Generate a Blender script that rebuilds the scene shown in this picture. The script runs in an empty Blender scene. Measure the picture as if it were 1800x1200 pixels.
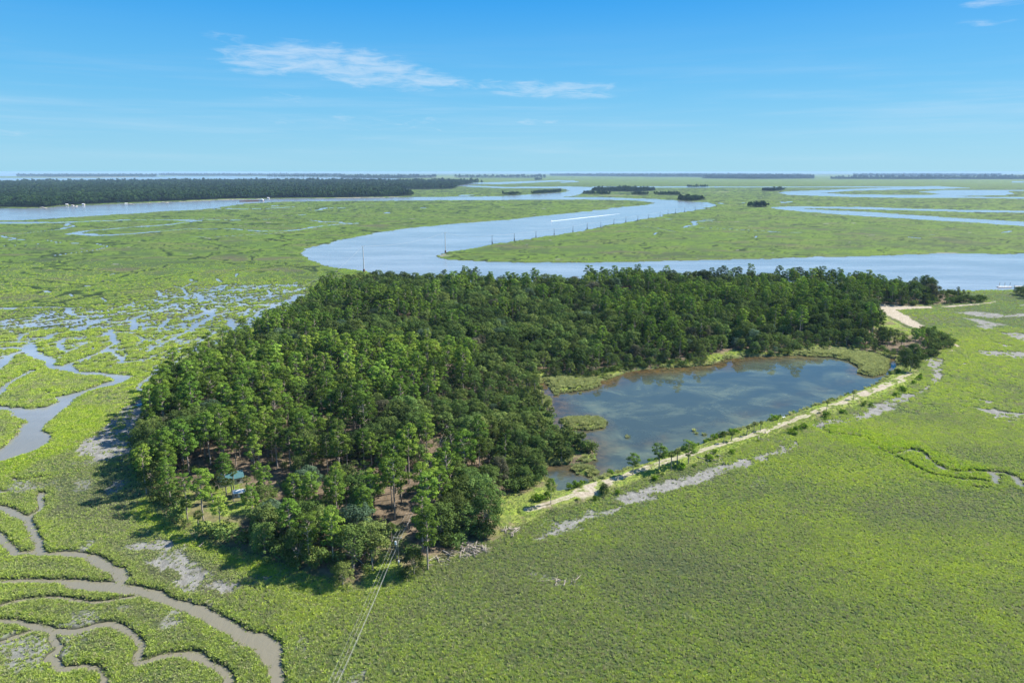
import bpy, math, random
import numpy as np

# ------------------------------------------------------------------ camera, sky, sun, exposure
C = bpy.context.scene
H = 110.0                       # drone height above the water, metres
FPX = 1200.0                    # focal length in photo pixels (1800 wide)
PITCH = math.atan(298.0 / 1200.0)
cam = bpy.data.cameras.new("camera")
cam.sensor_width = 36.0
cam.lens = 24.0
cam.clip_start = 1.0
cam.clip_end = 200000.0
cam_o = bpy.data.objects.new("camera", cam)
C.collection.objects.link(cam_o)
cam_o.location = (0, 0, H)
cam_o.rotation_euler = (math.pi / 2 - PITCH, 0, 0)
C.camera = cam_o
C.render.resolution_x, C.render.resolution_y = 1024, 682

SUN_EL, SUN_AZ = 43.0, 68.0     # azimuth clockwise from +Y (straight ahead)
SKY_STRENGTH = 0.08
HAZE = 3.0e-5
SKY_SAT = 1.15
C.view_settings.view_transform = 'Standard'
C.view_settings.look = 'None'
C.view_settings.gamma = 1.0
C.view_settings.exposure = 1.15
try:
    C.cycles.use_denoising = True
    C.cycles.denoising_input_passes = 'RGB_ALBEDO_NORMAL'
    C.cycles.denoising_prefilter = 'ACCURATE'
    C.cycles.max_bounces = 6
    C.cycles.diffuse_bounces = 2
    C.cycles.glossy_bounces = 2
    C.cycles.transmission_bounces = 2
    C.cycles.volume_bounces = 0
    C.cycles.transparent_max_bounces = 4
    C.cycles.caustics_reflective = False
    C.cycles.caustics_refractive = False
except Exception:
    pass


class NT:
    """small helper round a node tree"""
    def __init__(self, tree):
        self.t = tree
        self.n = tree.nodes
        self.l = tree.links

    def new(self, typ, **kw):
        nd = self.n.new(typ)
        for k, v in kw.items():
            setattr(nd, k, v)
        return nd

    def link(self, a, b):
        self.l.new(a, b)

    def put(self, sock, v):
        if isinstance(v, bpy.types.NodeSocket):
            self.l.new(v, sock)
        elif isinstance(v, (tuple, list)) and len(v) == 3 and sock.type == 'RGBA':
            sock.default_value = (*v, 1)
        else:
            sock.default_value = v

    def math(self, op, a, b=0.0, c=0.0, clamp=False):
        nd = self.new('ShaderNodeMath', operation=op, use_clamp=clamp)
        self.put(nd.inputs[0], a)
        self.put(nd.inputs[1], b)
        self.put(nd.inputs[2], c)
        return nd.outputs[0]

    def mix(self, f, a, b, blend='MIX'):
        nd = self.new('ShaderNodeMix', data_type='RGBA', blend_type=blend)
        self.put(nd.inputs[0], f)
        self.put(nd.inputs[6], a)
        self.put(nd.inputs[7], b)
        return nd.outputs[2]

    def ramp(self, f, lo, hi, a=0.0, b=1.0):
        nd = self.new('ShaderNodeMapRange', interpolation_type='SMOOTHSTEP')
        self.put(nd.inputs[0], f)
        for i, v in enumerate((lo, hi, a, b)):
            self.put(nd.inputs[1 + i], v)
        return nd.outputs[0]

    def noise(self, vec, scale, detail=3.0, rough=0.55, dist=0.0):
        nd = self.new('ShaderNodeTexNoise')
        self.put(nd.inputs['Vector'], vec)
        nd.inputs['Scale'].default_value = scale
        nd.inputs['Detail'].default_value = detail
        nd.inputs['Roughness'].default_value = rough
        nd.inputs['Distortion'].default_value = dist
        return nd.outputs[0]

    def mapping(self, vec, scale=(1, 1, 1), rot=(0, 0, 0), loc=(0, 0, 0)):
        nd = self.new('ShaderNodeMapping')
        self.put(nd.inputs[0], vec)
        nd.inputs['Scale'].default_value = scale
        nd.inputs['Rotation'].default_value = rot
        nd.inputs['Location'].default_value = loc
        return nd.outputs[0]

    def attr(self, name, typ='GEOMETRY'):
        nd = self.new('ShaderNodeAttribute', attribute_name=name, attribute_type=typ)
        return nd.outputs['Fac']


def world():
    w = bpy.data.worlds.new("World")
    C.world = w
    w.use_nodes = True
    T = NT(w.node_tree)
    T.n.clear()
    out = T.new('ShaderNodeOutputWorld')
    bg = T.new('ShaderNodeBackground')
    sky = T.new('ShaderNodeTexSky', sky_type='NISHITA', sun_disc=False)
    sky.sun_elevation = math.radians(SUN_EL)
    sky.sun_rotation = math.radians(SUN_AZ)
    sky.altitude = 100.0
    sky.air_density = 1.0
    sky.dust_density = 0.3
    sky.ozone_density = 1.5
    hsv = T.new('ShaderNodeHueSaturation')
    hsv.inputs['Saturation'].default_value = SKY_SAT
    T.link(sky.outputs[0], hsv.inputs['Color'])
    tc = T.new('ShaderNodeTexCoord')
    sep = T.new('ShaderNodeSeparateXYZ')
    T.link(tc.outputs['Generated'], sep.inputs[0])
    x, y, z = sep.outputs
    az = T.math('ARCTAN2', x, y)
    el = T.math('ARCSINE', z)
    comb = T.new('ShaderNodeCombineXYZ')
    T.link(az, comb.inputs[0])
    T.link(el, comb.inputs[1])
    v = comb.outputs[0]
    fine = T.noise(T.mapping(v, (14, 70, 1), (0, 0, -0.10)), 1.6, 10, 0.66, 0.5)
    band = T.noise(T.mapping(v, (2.5, 45, 1)), 1.0, 6, 0.6, 0.3)
    total = None

    def uv(px, py):             # direction of a photo point as azimuth and elevation
        dx, dy = (px - 900) / FPX, -(py - 600) / FPX
        cp, sp = math.cos(PITCH), math.sin(PITCH)
        d = np.array([dx, cp + dy * sp, -sp + dy * cp])
        d /= np.linalg.norm(d)
        return math.atan2(d[0], d[1]), math.asin(d[2])
    # (u, v, half width, half height, tilt, opacity)
    for (px, py, hw, hh, tilt, op) in [(500, 103, 120, 30, -0.05, 1.0), (620, 118, 170, 36, 0.12, 1.0), (740, 138, 110, 16, .08, .9),
                                       (960, 158, 150, 18, .05, .8), (1040, 158, 60, 14, -.08, .7), (942, 214, 48, 7, 0, .9),
                                       (400, 68, 45, 12, .1, .45), (505, 175, 50, 14, 0, .45), (1740, 37, 50, 8, 0, .4),
                                       (1770, 2, 60, 8, 0, .7), (650, 215, 240, 18, 0, .4), (20, 238, 60, 12, 0, .4), (780, 225, 60, 10, 0, .4)]:
        a0, e0 = uv(px, py)
        s = 1 / FPX
        da = T.math('SUBTRACT', az, a0)
        de = T.math('SUBTRACT', el, e0)
        ct, st = math.cos(tilt), math.sin(tilt)
        p = T.math('ADD', T.math('MULTIPLY', da, ct / (hw * s)), T.math('MULTIPLY', de, -st / (hw * s)))
        q = T.math('ADD', T.math('MULTIPLY', da, st / (hh * s)), T.math('MULTIPLY', de, ct / (hh * s)))
        r = T.math('ADD', T.math('MULTIPLY', p, p), T.math('MULTIPLY', q, q))
        m = T.math('MULTIPLY', T.ramp(r, 1.3, 0.0), op)
        total = m if total is None else T.math('MAXIMUM', total, m)
    wis = T.ramp(T.math('ADD', T.math('MULTIPLY', total, 0.42), fine), 0.60, 1.12)
    wis = T.math('MULTIPLY', wis, T.ramp(total, 0.0, 0.35))
    lowband = T.math('MULTIPLY', T.ramp(el, 0.0, 0.03), T.ramp(el, 0.20, 0.06))
    thin = T.math('MULTIPLY', T.math('MULTIPLY', T.ramp(band, 0.42, 0.8), lowband), 0.42)
    fac = T.math('MULTIPLY', T.math('MAXIMUM', wis, thin), 0.50)
    clear = T.mix(T.ramp(el, -.02, .13), (1.75, 3.70, 4.85), (.78, 2.95, 5.0))
    clear = T.mix(T.ramp(el, .08, .28), clear, (.0, 1.8, 4.9))
    clear = T.mix(T.ramp(el, .3, 1.2), clear, (.6, 1.3, 2.9))
    clear = T.mix(.93, hsv.outputs[0], clear)
    col = T.mix(fac, clear, (4.6, 5.1, 5.6))
    T.link(col, bg.inputs[0])
    bg.inputs[1].default_value = SKY_STRENGTH
    T.link(bg.outputs[0], out.inputs[0])


world()
sun = bpy.data.lights.new("sun", 'SUN')
sun.energy = 5.0
sun.angle = math.radians(0.53)
sun.color = (1.0, 0.95, 0.86)
sun_o = bpy.data.objects.new("sun", sun)
C.collection.objects.link(sun_o)
_a, _e = math.radians(SUN_AZ), math.radians(SUN_EL)
from mathutils import Vector
sun_o.rotation_euler = (-Vector((math.sin(_a) * math.cos(_e), math.cos(_a) * math.cos(_e), math.sin(_e)))).to_track_quat('-Z', 'Y').to_euler()
sun_o.location = (600, 200, 900)

# ------------------------------------------------------------------ survey: photo points to ground points
_cp, _sp = math.cos(PITCH), math.sin(PITCH)


def G(u, v, z=0.0):
    """ground point (metres) that the photo shows at u, v (1800 x 1200 frame)"""
    dx, dy = (u - 900) / FPX, -(v - 600) / FPX
    d = (dx, _cp + dy * _sp, -_sp + dy * _cp)
    t = (H - z) / -d[2]
    return (d[0] * t, d[1] * t)


def GP(pts, z=0.0):
    return np.array([G(u, v, z) for u, v in pts])


def hash2(ix, iy, seed):
    h = (ix.astype(np.int64) * 374761393 + iy.astype(np.int64) * 668265263 + seed * 1442695041) & 0xffffffff
    h = ((h ^ (h >> 13)) * 1274126177) & 0xffffffff
    h = h ^ (h >> 16)
    return (h & 0xffffff).astype(np.float64) / float(0xffffff)


def vnoise(x, y, seed=0):
    ix, iy = np.floor(x), np.floor(y)
    fx, fy = x - ix, y - iy
    fx = fx * fx * (3 - 2 * fx)
    fy = fy * fy * (3 - 2 * fy)
    a = hash2(ix, iy, seed)
    b = hash2(ix + 1, iy, seed)
    c = hash2(ix, iy + 1, seed)
    d = hash2(ix + 1, iy + 1, seed)
    return (a + (b - a) * fx) * (1 - fy) + (c + (d - c) * fx) * fy


def fbm(x, y, seed=0, octv=4, rough=0.5):
    s = np.zeros_like(x)
    amp, tot = 1.0, 0.0
    for o in range(octv):
        s += amp * (vnoise(x * 2 ** o + 17.3 * o, y * 2 ** o - 9.1 * o, seed + o) * 2 - 1)
        tot += amp
        amp *= rough
    return s / tot * 1.6


def smooth(x, a, b):
    t = np.clip((x - a) / (b - a), 0, 1)
    return t * t * (3 - 2 * t)


def inside(px, py, poly):
    r = np.zeros(px.shape, bool)
    n = len(poly)
    for i in range(n):
        x0, y0 = poly[i]
        x1, y1 = poly[(i + 1) % n]
        if y0 == y1:
            continue
        c = (y0 > py) != (y1 > py)
        r ^= c & (px < (x1 - x0) * (py - y0) / (y1 - y0) + x0)
    return r


def seg_dist(px, py, pts, closed):
    best = np.full(px.shape, 1e12)
    n = len(pts)
    for i in range(n if closed else n - 1):
        x0, y0 = pts[i]
        x1, y1 = pts[(i + 1) % n]
        dx, dy = x1 - x0, y1 - y0
        L = dx * dx + dy * dy + 1e-9
        t = np.clip(((px - x0) * dx + (py - y0) * dy) / L, 0, 1)
        q = (px - x0 - t * dx) ** 2 + (py - y0 - t * dy) ** 2
        np.minimum(best, q, out=best)
    return np.sqrt(best)


def sdf(px, py, poly, margin):
    """signed distance, negative inside, capped at margin"""
    out = np.full(px.shape, float(margin))
    x0, y0 = poly.min(0) - margin
    x1, y1 = poly.max(0) + margin
    k = (px > x0) & (px < x1) & (py > y0) & (py < y1)
    if k.any():
        d = seg_dist(px[k], py[k], poly, True)
        ins = inside(px[k], py[k], poly)
        out[k] = np.minimum(np.where(ins, -d, d), margin)
    return out


def ldf(px, py, line, margin):
    out = np.full(px.shape, float(margin))
    x0, y0 = line.min(0) - margin
    x1, y1 = line.max(0) + margin
    k = (px > x0) & (px < x1) & (py > y0) & (py < y1)
    if k.any():
        out[k] = np.minimum(seg_dist(px[k], py[k], line, False), margin)
    return out


def strip(rows):
    return [(u, a) for u, a, b in rows] + [(u, b) for u, a, b in reversed(rows)]


# big rivers and the sound (polygons)
RIVER = [(-500, 370), (0, 366.5), (80, 366), (110, 362.5), (200, 359), (300, 355.5), (400, 351.5), (500, 349.5), (600, 348.8), (735, 346.7),
         (880, 345.3), (902, 344), (934, 342), (977, 339.4), (996, 338), (1001, 335.5), (996, 333), (985, 331.3), (880, 330.8), (880, 328.8),
         (1000, 328), (1044, 329.3), (1044, 332), (1038, 335), (1024, 338), (1022, 341), (1010, 344), (992, 345.8), (989, 346.4), (1040, 346.6), (1080, 347.5), (1150, 350),
         (1200, 353.5), (1240, 356), (1257, 359), (1257, 361.5), (1235, 368), (1205, 372.3), (1172, 376.7), (1136, 384.7), (1118, 388.6),
         (1075, 395.5), (1010, 408), (967, 414.6), (923, 421), (891, 426.5), (880, 428), (843, 433.3), (800, 441), (783, 445), (765, 450.8),
         (777, 455), (817, 458.3), (850, 460.3), (900, 461), (1053, 461.2), (1118, 460.7), (1162, 459.7), (1270, 457.3), (1290, 456.5), (1365, 454.7),
         (1425, 452.3), (1530, 449.8), (1567, 448.3), (1617, 446.7), (1683, 446.2), (1800, 446.2), (2500, 446), (2500, 512), (1800, 508),
         (1783, 509.5), (1733, 511), (1667, 511.5), (1600, 510), (1500, 508), (1400, 505), (1300, 502), (1200, 499), (1140, 497), (1060, 502),
         (1000, 505), (900, 507), (800, 506), (720, 500), (650, 485), (640, 479), (600, 471.7), (580, 468.3), (547, 456.7), (532, 445), (537, 436.7),
         (580, 427.5), (600, 422.5), (667, 408.3), (733, 399), (800, 393.3), (880, 387.5), (967, 377.8), (1032, 372), (1075, 366), (1140, 359.8),
         (1150, 356), (1118, 352.4), (1053, 350.7), (967, 351), (880, 351.5), (800, 352), (600, 353.3), (500, 354.5), (440, 357), (400, 362.5),
         (380, 365.8), (330, 370), (280, 372), (200, 377.5), (133, 381.7), (42, 387.5), (0, 387.8), (-500, 392)]
HOOK = [(1352, 365), (1365, 363.5), (1400, 362.8), (1530, 364.2), (1600, 367), (1700, 369), (1800, 370.8), (2500, 380), (2500, 384), (1800, 373.8),
        (1700, 372.7), (1600, 370), (1500, 367.2), (1440, 366.2), (1405, 365.9), (1420, 368), (1530, 372.8), (1650, 381), (1800, 390), (2500, 425),
        (2500, 440), (1800, 398), (1700, 390.5), (1600, 384.5), (1500, 379), (1420, 373), (1380, 369.2)]
LOOPS = [(1369, 338.7), (1380, 336.8), (1440, 334.7), (1485, 332.7), (1530, 330.9), (1567, 330), (1617, 329.2), (1623, 327.5), (1650, 327.5), (1683, 329.2),
         (1708, 330.5), (1667, 331.7), (1633, 332.5), (1583, 333.3), (1500, 335.3), (1485, 336.5), (1440, 339.0), (1485, 341.5), (1500, 342), (1617, 343),
         (1643, 342.5), (1653, 341.3), (1642, 339.7), (1615, 337), (1642, 335.3), (1675, 334), (1763, 334), (1800, 334), (2500, 334.5), (2500, 335.5),
         (1780, 335.3), (1768, 336), (1783, 340), (1767, 343), (1683, 344.6), (1700, 346), (1800, 346.7), (2500, 348.5), (2500, 351), (1800, 349.3),
         (1700, 348), (1600, 348), (1500, 346.5), (1440, 344.3), (1385, 342.5)]
FARWATER = [strip([(1040, 328, 329.8), (1400, 328.2, 329.5), (1540, 328, 329.3), (1620, 327.6, 329)]),
            strip([(806, 323, 326), (850, 320.8, 323.5), (880, 320.2, 323.8), (930, 318.5, 321.5), (980, 317, 319), (1010, 317.5, 318.5)]),
            strip([(806, 324, 327), (830, 326.5, 329), (884, 328.6, 330.6)]),
            strip([(-1500, 311, 323), (-500, 312.5, 322), (0, 313, 322), (100, 313, 321.5), (200, 312.5, 320.5), (300, 310.5, 319.5), (400, 310, 318.5), (600, 311.5, 318), (650, 313, 317.5), (700, 314.5, 315.8)]),
            strip([(-1500, 304.5, 309.5), (-500, 304.8, 309.5), (0, 306.0, 310), (120, 306.5, 309), (320, 307, 308.5)]),
            strip([(1780, 319, 321), (2500, 319, 321)]), strip([(1640, 314, 315), (1700, 313.2, 314.6), (1780, 313.6, 314.4)]),
            strip([(985, 320, 321.6), (1018, 318.6, 319.8)]), strip([(600, 313.6, 316.5), (660, 313.2, 315.5)])]
LEFTBIG = [(60, 602), (67, 612), (67, 618), (78, 623), (93, 627.5), (103, 632), (95, 642), (113, 642.5), (125, 640), (138, 648), (142, 653), (167, 654), (200, 657),
           (236, 660), (230, 668), (197, 680), (177, 684), (147, 692), (130, 705), (117, 718), (107, 728), (83, 747), (77, 757), (93, 763), (87, 782), (73, 790),
           (50, 798), (25, 807), (0, 813), (-80, 838), (-80, 812), (0, 788), (10, 783), (17, 773), (30, 762), (33, 748), (45, 742), (38, 737), (18, 733),
           (18, 725), (0, 723), (-80, 722), (-80, 713), (0, 713), (22, 716), (50, 717.5), (83, 715), (98, 707), (97, 698), (125, 693), (167, 679), (198, 669),
           (183, 661), (142, 661), (117, 653), (83, 650), (77, 645), (77, 637), (55, 630), (45, 625), (40, 618), (33, 612), (40, 606)]
BOTCREEK = [(-80, 1022), (0, 1020), (83, 1017), (133, 1019), (183, 1021), (215, 1024), (250, 1031), (300, 1047), (350, 1063), (400, 1087), (450, 1112), (497, 1130),
            (493, 1153), (498, 1180), (505, 1260), (485, 1260), (474, 1195), (467, 1180), (443, 1140), (387, 1112), (333, 1080), (283, 1063), (230, 1045),
            (160, 1040), (125, 1036), (105, 1030), (60, 1025), (0, 1027), (-80, 1032)]
# creeks: (points, width in metres)
CREEKS = [
    ([(-300, 391.5), (0, 392), (60, 392)], 55), ([(60, 392), (120, 391), (170, 388.5), (220, 387)], 22), ([(220, 387), (345, 386), (420, 387)], 9),
    ([(120, 392), (124, 395), (122, 399), (108, 403)], 9), ([(108, 403), (60, 408), (0, 415)], 4), ([(0, 415), (10, 416), (18, 418), (22, 421)], 8),
    ([(22, 421), (80, 422), (112, 427), (170, 428.5), (190, 433), (170, 439), (95, 449)], 2.5), ([(0, 433), (60, 429), (112, 427)], 2),
    ([(347, 388.8), (318, 392), (300, 395), (250, 398), (200, 402), (150, 406), (134, 410), (165, 413.5), (200, 413.3), (250, 409), (280, 407)], 17),
    ([(315, 386.5), (345, 388.5)], 26), ([(132, 410.5), (165, 412)], 24),
    ([(280, 407), (310, 404), (340, 402.5), (400, 402.5), (440, 404), (470, 406.5)], 9), ([(470, 406.5), (500, 406), (530, 403), (545, 400), (560, 397.5), (600, 394.5), (625, 393), (600, 391.5)], 12),
    ([(380, 367.5), (400, 366.5), (420, 368), (470, 366.5), (520, 363.5)], 14), ([(546, 370), (562, 369), (578, 365.5), (600, 365.8)], 16),
    ([(480, 362.5), (487, 361)], 14), ([(552, 387), (568, 390.5), (600, 390)], 10), ([(456, 386), (462, 385.5)], 12), ([(376, 415.5), (384, 415.8), (440, 413), (500, 409)], 6),
    ([(528, 378), (531, 377.5)], 14), ([(740, 365.5), (748, 366)], 20), ([(675, 375), (680, 373.5)], 16), ([(815, 344), (825, 343)], 60), ([(300, 416), (360, 416.5)], 4),
    ([(1204, 399.5), (1212, 398), (1218, 394), (1215, 389.5), (1240, 388.5), (1258, 389)], 12), ([(1212, 399.5), (1245, 400.5), (1320, 405), (1358, 407), (1372, 408.2), (1420, 409)], 5),
    ([(1356, 407.6), (1366, 407.8)], 10), ([(1150, 412.5), (1154, 409)], 4), ([(1327, 418), (1330, 415)], 3.5), ([(1136, 384.7), (1190, 385.5), (1258, 386)], 4), ([(1124, 397.5), (1150, 400), (1190, 408)], 3),
    ([(1376, 356.5), (1386, 354.5)], 20), ([(1598, 416.5), (1610, 418.3)], 9), ([(1767, 408.5), (1775, 406.5)], 9), ([(1262, 357), (1272, 358)], 18), ([(1300, 357), (1308, 356.8)], 18), ([(1635, 412), (1641, 412.3)], 8),
    # flooded flats on the left
    ([(-40, 541), (0, 541), (33, 541.5)], 9), ([(33, 541.5), (60, 540), (90, 540), (122, 542), (118, 548), (130, 554), (150, 557.5)], 4.5),
    ([(122, 542), (160, 538), (205, 533)], 2), ([(256, 528), (268, 527), (292, 530.5)], 4), ([(275, 511), (283, 516), (281, 521)], 3.2), ([(292, 510.5), (297, 509)], 3), ([(306, 503), (312, 505), (321, 506)], 3),
    ([(321, 506), (330, 501), (345, 495)], 2.6), ([(334, 491), (338, 494)], 3), ([(320, 506), (328, 517), (332, 520)], 2.4), ([(345, 516), (352, 522), (353, 528), (343, 530), (320, 532)], 5),
    ([(353, 527), (370, 530), (395, 534), (405, 532), (420, 528), (440, 521)], 3.6), ([(381, 490), (388, 496)], 3), ([(417, 481), (415, 486)], 3), ([(468, 510), (476, 515), (470, 520)], 2.6), ([(432, 505), (436, 505.5)], 3), ([(516, 498), (521, 496.5)], 3),
    ([(124, 517), (126, 522)], 2.4), ([(178, 524), (188, 530)], 2), ([(192, 484), (200, 481)], 3), ([(153, 502), (158, 504)], 4), ([(80, 511), (86, 514)], 4), ([(64, 484), (67, 484.5)], 3), ([(112, 499), (117, 499)], 3),
    ([(418, 534), (432, 535.5), (408, 540)], 4), ([(378, 543), (360, 550), (345, 556), (325, 562)], 6), ([(355, 543), (365, 548)], 3),
    ([(415, 547), (395, 550), (375, 555), (362, 563), (345, 572), (335, 580), (320, 588), (305, 595), (290, 603), (270, 610), (262, 618)], 4.5),
    ([(528, 518), (522, 524), (512, 529)], 10), ([(510, 529), (490, 535), (475, 542), (458, 547), (450, 560), (435, 567), (420, 573), (410, 580), (402, 584)], 6.5),
    ([(412, 578), (408, 568), (403, 562)], 5), ([(440, 542), (435, 548)], 4), ([(400, 583), (385, 580), (375, 585), (370, 590), (355, 598), (345, 610), (340, 618), (330, 625), (315, 632), (305, 640), (298, 648), (283, 652)], 3.6),
    ([(380, 599), (368, 610), (360, 625)], 7), ([(345, 636), (330, 641)], 2.6), ([(62, 603), (75, 598), (88, 594), (90, 588), (105, 586), (125, 582), (140, 579), (160, 570), (175, 564), (190, 560)], 4.5),
    ([(62, 603), (30, 601), (-20, 603)], 5.5), ([(0, 596), (40, 597), (60, 594), (80, 593)], 3), ([(30, 596), (40, 590), (50, 585), (60, 582)], 4), ([(40, 572), (60, 567), (90, 562), (112, 556)], 4.5),
    ([(70, 548), (85, 547), (97, 548)], 3), ([(155, 547), (165, 549), (175, 546)], 3.4), ([(113, 597), (103, 603), (108, 610), (110, 614), (120, 618), (135, 611), (145, 608), (143, 602)], 4),
    ([(78, 606), (95, 603), (112, 596), (140, 596), (165, 593), (180, 591), (195, 582), (192, 581)], 4), ([(195, 580), (198, 590), (200, 598), (208, 604)], 5.5),
    ([(195, 582), (215, 584), (235, 585), (250, 580), (262, 575), (280, 577), (290, 568), (297, 560)], 4), ([(235, 580), (236, 570), (233, 563), (240, 557), (255, 553), (275, 549), (300, 543)], 4.5),
    ([(175, 564), (205, 566), (235, 565)], 3.5), ([(200, 605), (190, 612), (180, 620), (160, 627), (140, 634), (120, 641)], 4.5), ([(192, 613), (205, 623), (215, 630), (212, 636)], 3.6),
    ([(0, 692), (8, 681), (25, 668), (57, 652)], 4), ([(-10, 652), (5, 640), (12, 630), (25, 622), (38, 618)], 6), ([(-10, 613), (20, 611), (38, 614)], 6),
    ([(273, 645), (276, 651), (267, 661), (250, 672), (242, 682), (250, 688), (266, 695), (258, 706), (230, 716)], 3.2), ([(320, 655), (300, 662), (262, 672)], 2.6), ([(76, 688), (84, 692)], 2),
    ([(285, 610), (280, 600), (295, 590)], 3), ([(240, 590), (250, 596), (280, 603)], 3), ([(300, 575), (320, 572)], 3), ([(312, 608), (340, 600), (370, 592)], 2.6), ([(260, 632), (280, 622), (300, 615)], 2.6),
    # bottom left
    ([(-20, 886), (0, 892), (20, 897), (35, 906), (47, 913)], 3.2), ([(47, 913), (53, 927), (60, 940), (68, 955), (70, 968), (80, 974), (110, 974), (140, 975), (160, 980)], 2.8), ([(160, 980), (175, 987), (195, 998), (210, 1003), (216, 1018)], 3.6),
    ([(-10, 935), (0, 942), (10, 955), (20, 965), (27, 975), (60, 972)], 3), ([(47, 913), (60, 903), (73, 893), (70, 880), (68, 868)], 1.9), ([(-10, 862), (0, 868), (8, 866)], 2.6), ([(25, 842), (30, 845), (78, 840)], 1.3),
    ([(-10, 1067), (0, 1064), (30, 1058), (60, 1053), (105, 1050), (140, 1056), (175, 1061), (215, 1052), (240, 1050)], 1.7),
    ([(-10, 1097), (0, 1095), (30, 1092), (50, 1100), (85, 1110), (130, 1110), (170, 1100), (200, 1095), (220, 1108), (240, 1120), (250, 1135), (245, 1150), (248, 1165), (270, 1158), (300, 1152), (330, 1151), (360, 1158), (385, 1172), (400, 1190), (405, 1240)], 2.1),
    ([(85, 1110), (95, 1122), (105, 1140), (95, 1150), (85, 1160), (95, 1172), (110, 1178), (130, 1175), (150, 1172), (175, 1178), (185, 1190), (180, 1240)], 1.8), ([(-10, 1132), (30, 1120), (60, 1112)], 1.6),
    # meander on the right
    ([(1440, 752), (1462, 765), (1500, 768), (1525, 772), (1545, 785), (1550, 792), (1575, 800), (1590, 795), (1600, 790)], 1.7), ([(1600, 790), (1625, 798), (1640, 812), (1660, 825), (1680, 830), (1740, 830), (1765, 832), (1790, 845), (1850, 852)], 2.0),
    ([(1550, 792), (1600, 815), (1630, 832), (1650, 837), (1700, 844), (1745, 848)], 1.5), ([(1745, 830), (1750, 840), (1747, 849)], 3), ([(1785, 840), (1798, 856)], 3.2), ([(1715, 858), (1735, 857)], 1.4), ([(1640, 812), (1655, 826)], 2.2)]
# narrow ditches: tall grass and bank shade painted as dark lines, no open water
DITCHES = [
    [(0, 502), (55, 505), (80, 509), (150, 503), (190, 498), (300, 489)], [(0, 521), (60, 514), (110, 509), (155, 503)], [(60, 492), (100, 498), (150, 502)], [(20, 503), (62, 505), (92, 508)],
    [(0, 536), (60, 533), (120, 528), (185, 513), (235, 510), (290, 505)], [(30, 538), (80, 537), (140, 526), (190, 512)], [(190, 528), (230, 523), (280, 520)], [(95, 538), (150, 536), (205, 531)],
    [(306, 522), (360, 516), (400, 519), (440, 518), (470, 512)], [(290, 538), (330, 540), (360, 545)], [(440, 505), (490, 502), (545, 505)], [(400, 462), (480, 468), (520, 470), (560, 478), (550, 470)],
    [(280, 437), (300, 450), (350, 452)], [(370, 428), (395, 434), (370, 438)], [(440, 408), (490, 412), (492, 420), (480, 424)], [(380, 445), (420, 442), (490, 440), (535, 438)], [(500, 434), (505, 428)], [(416, 478), (440, 474), (475, 470)],
    [(280, 490), (330, 480), (345, 478)], [(0, 452), (40, 451)], [(0, 461), (50, 463), (100, 464), (150, 456), (240, 453)], [(40, 480), (66, 485)], [(170, 497), (200, 489), (260, 474)], [(1090, 413), (1140, 408), (1200, 410)],
    [(1060, 430), (1080, 425), (1120, 418)], [(1260, 425), (1300, 421), (1360, 420)], [(1258, 388), (1300, 388)], [(800, 375), (815, 370), (830, 374)], [(600, 366), (740, 365), (860, 366), (800, 365)], [(690, 379), (740, 378)],
    [(1490, 640), (1530, 645)], [(280, 387), (350, 388), (420, 387), (520, 387), (552, 387)]]
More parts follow.
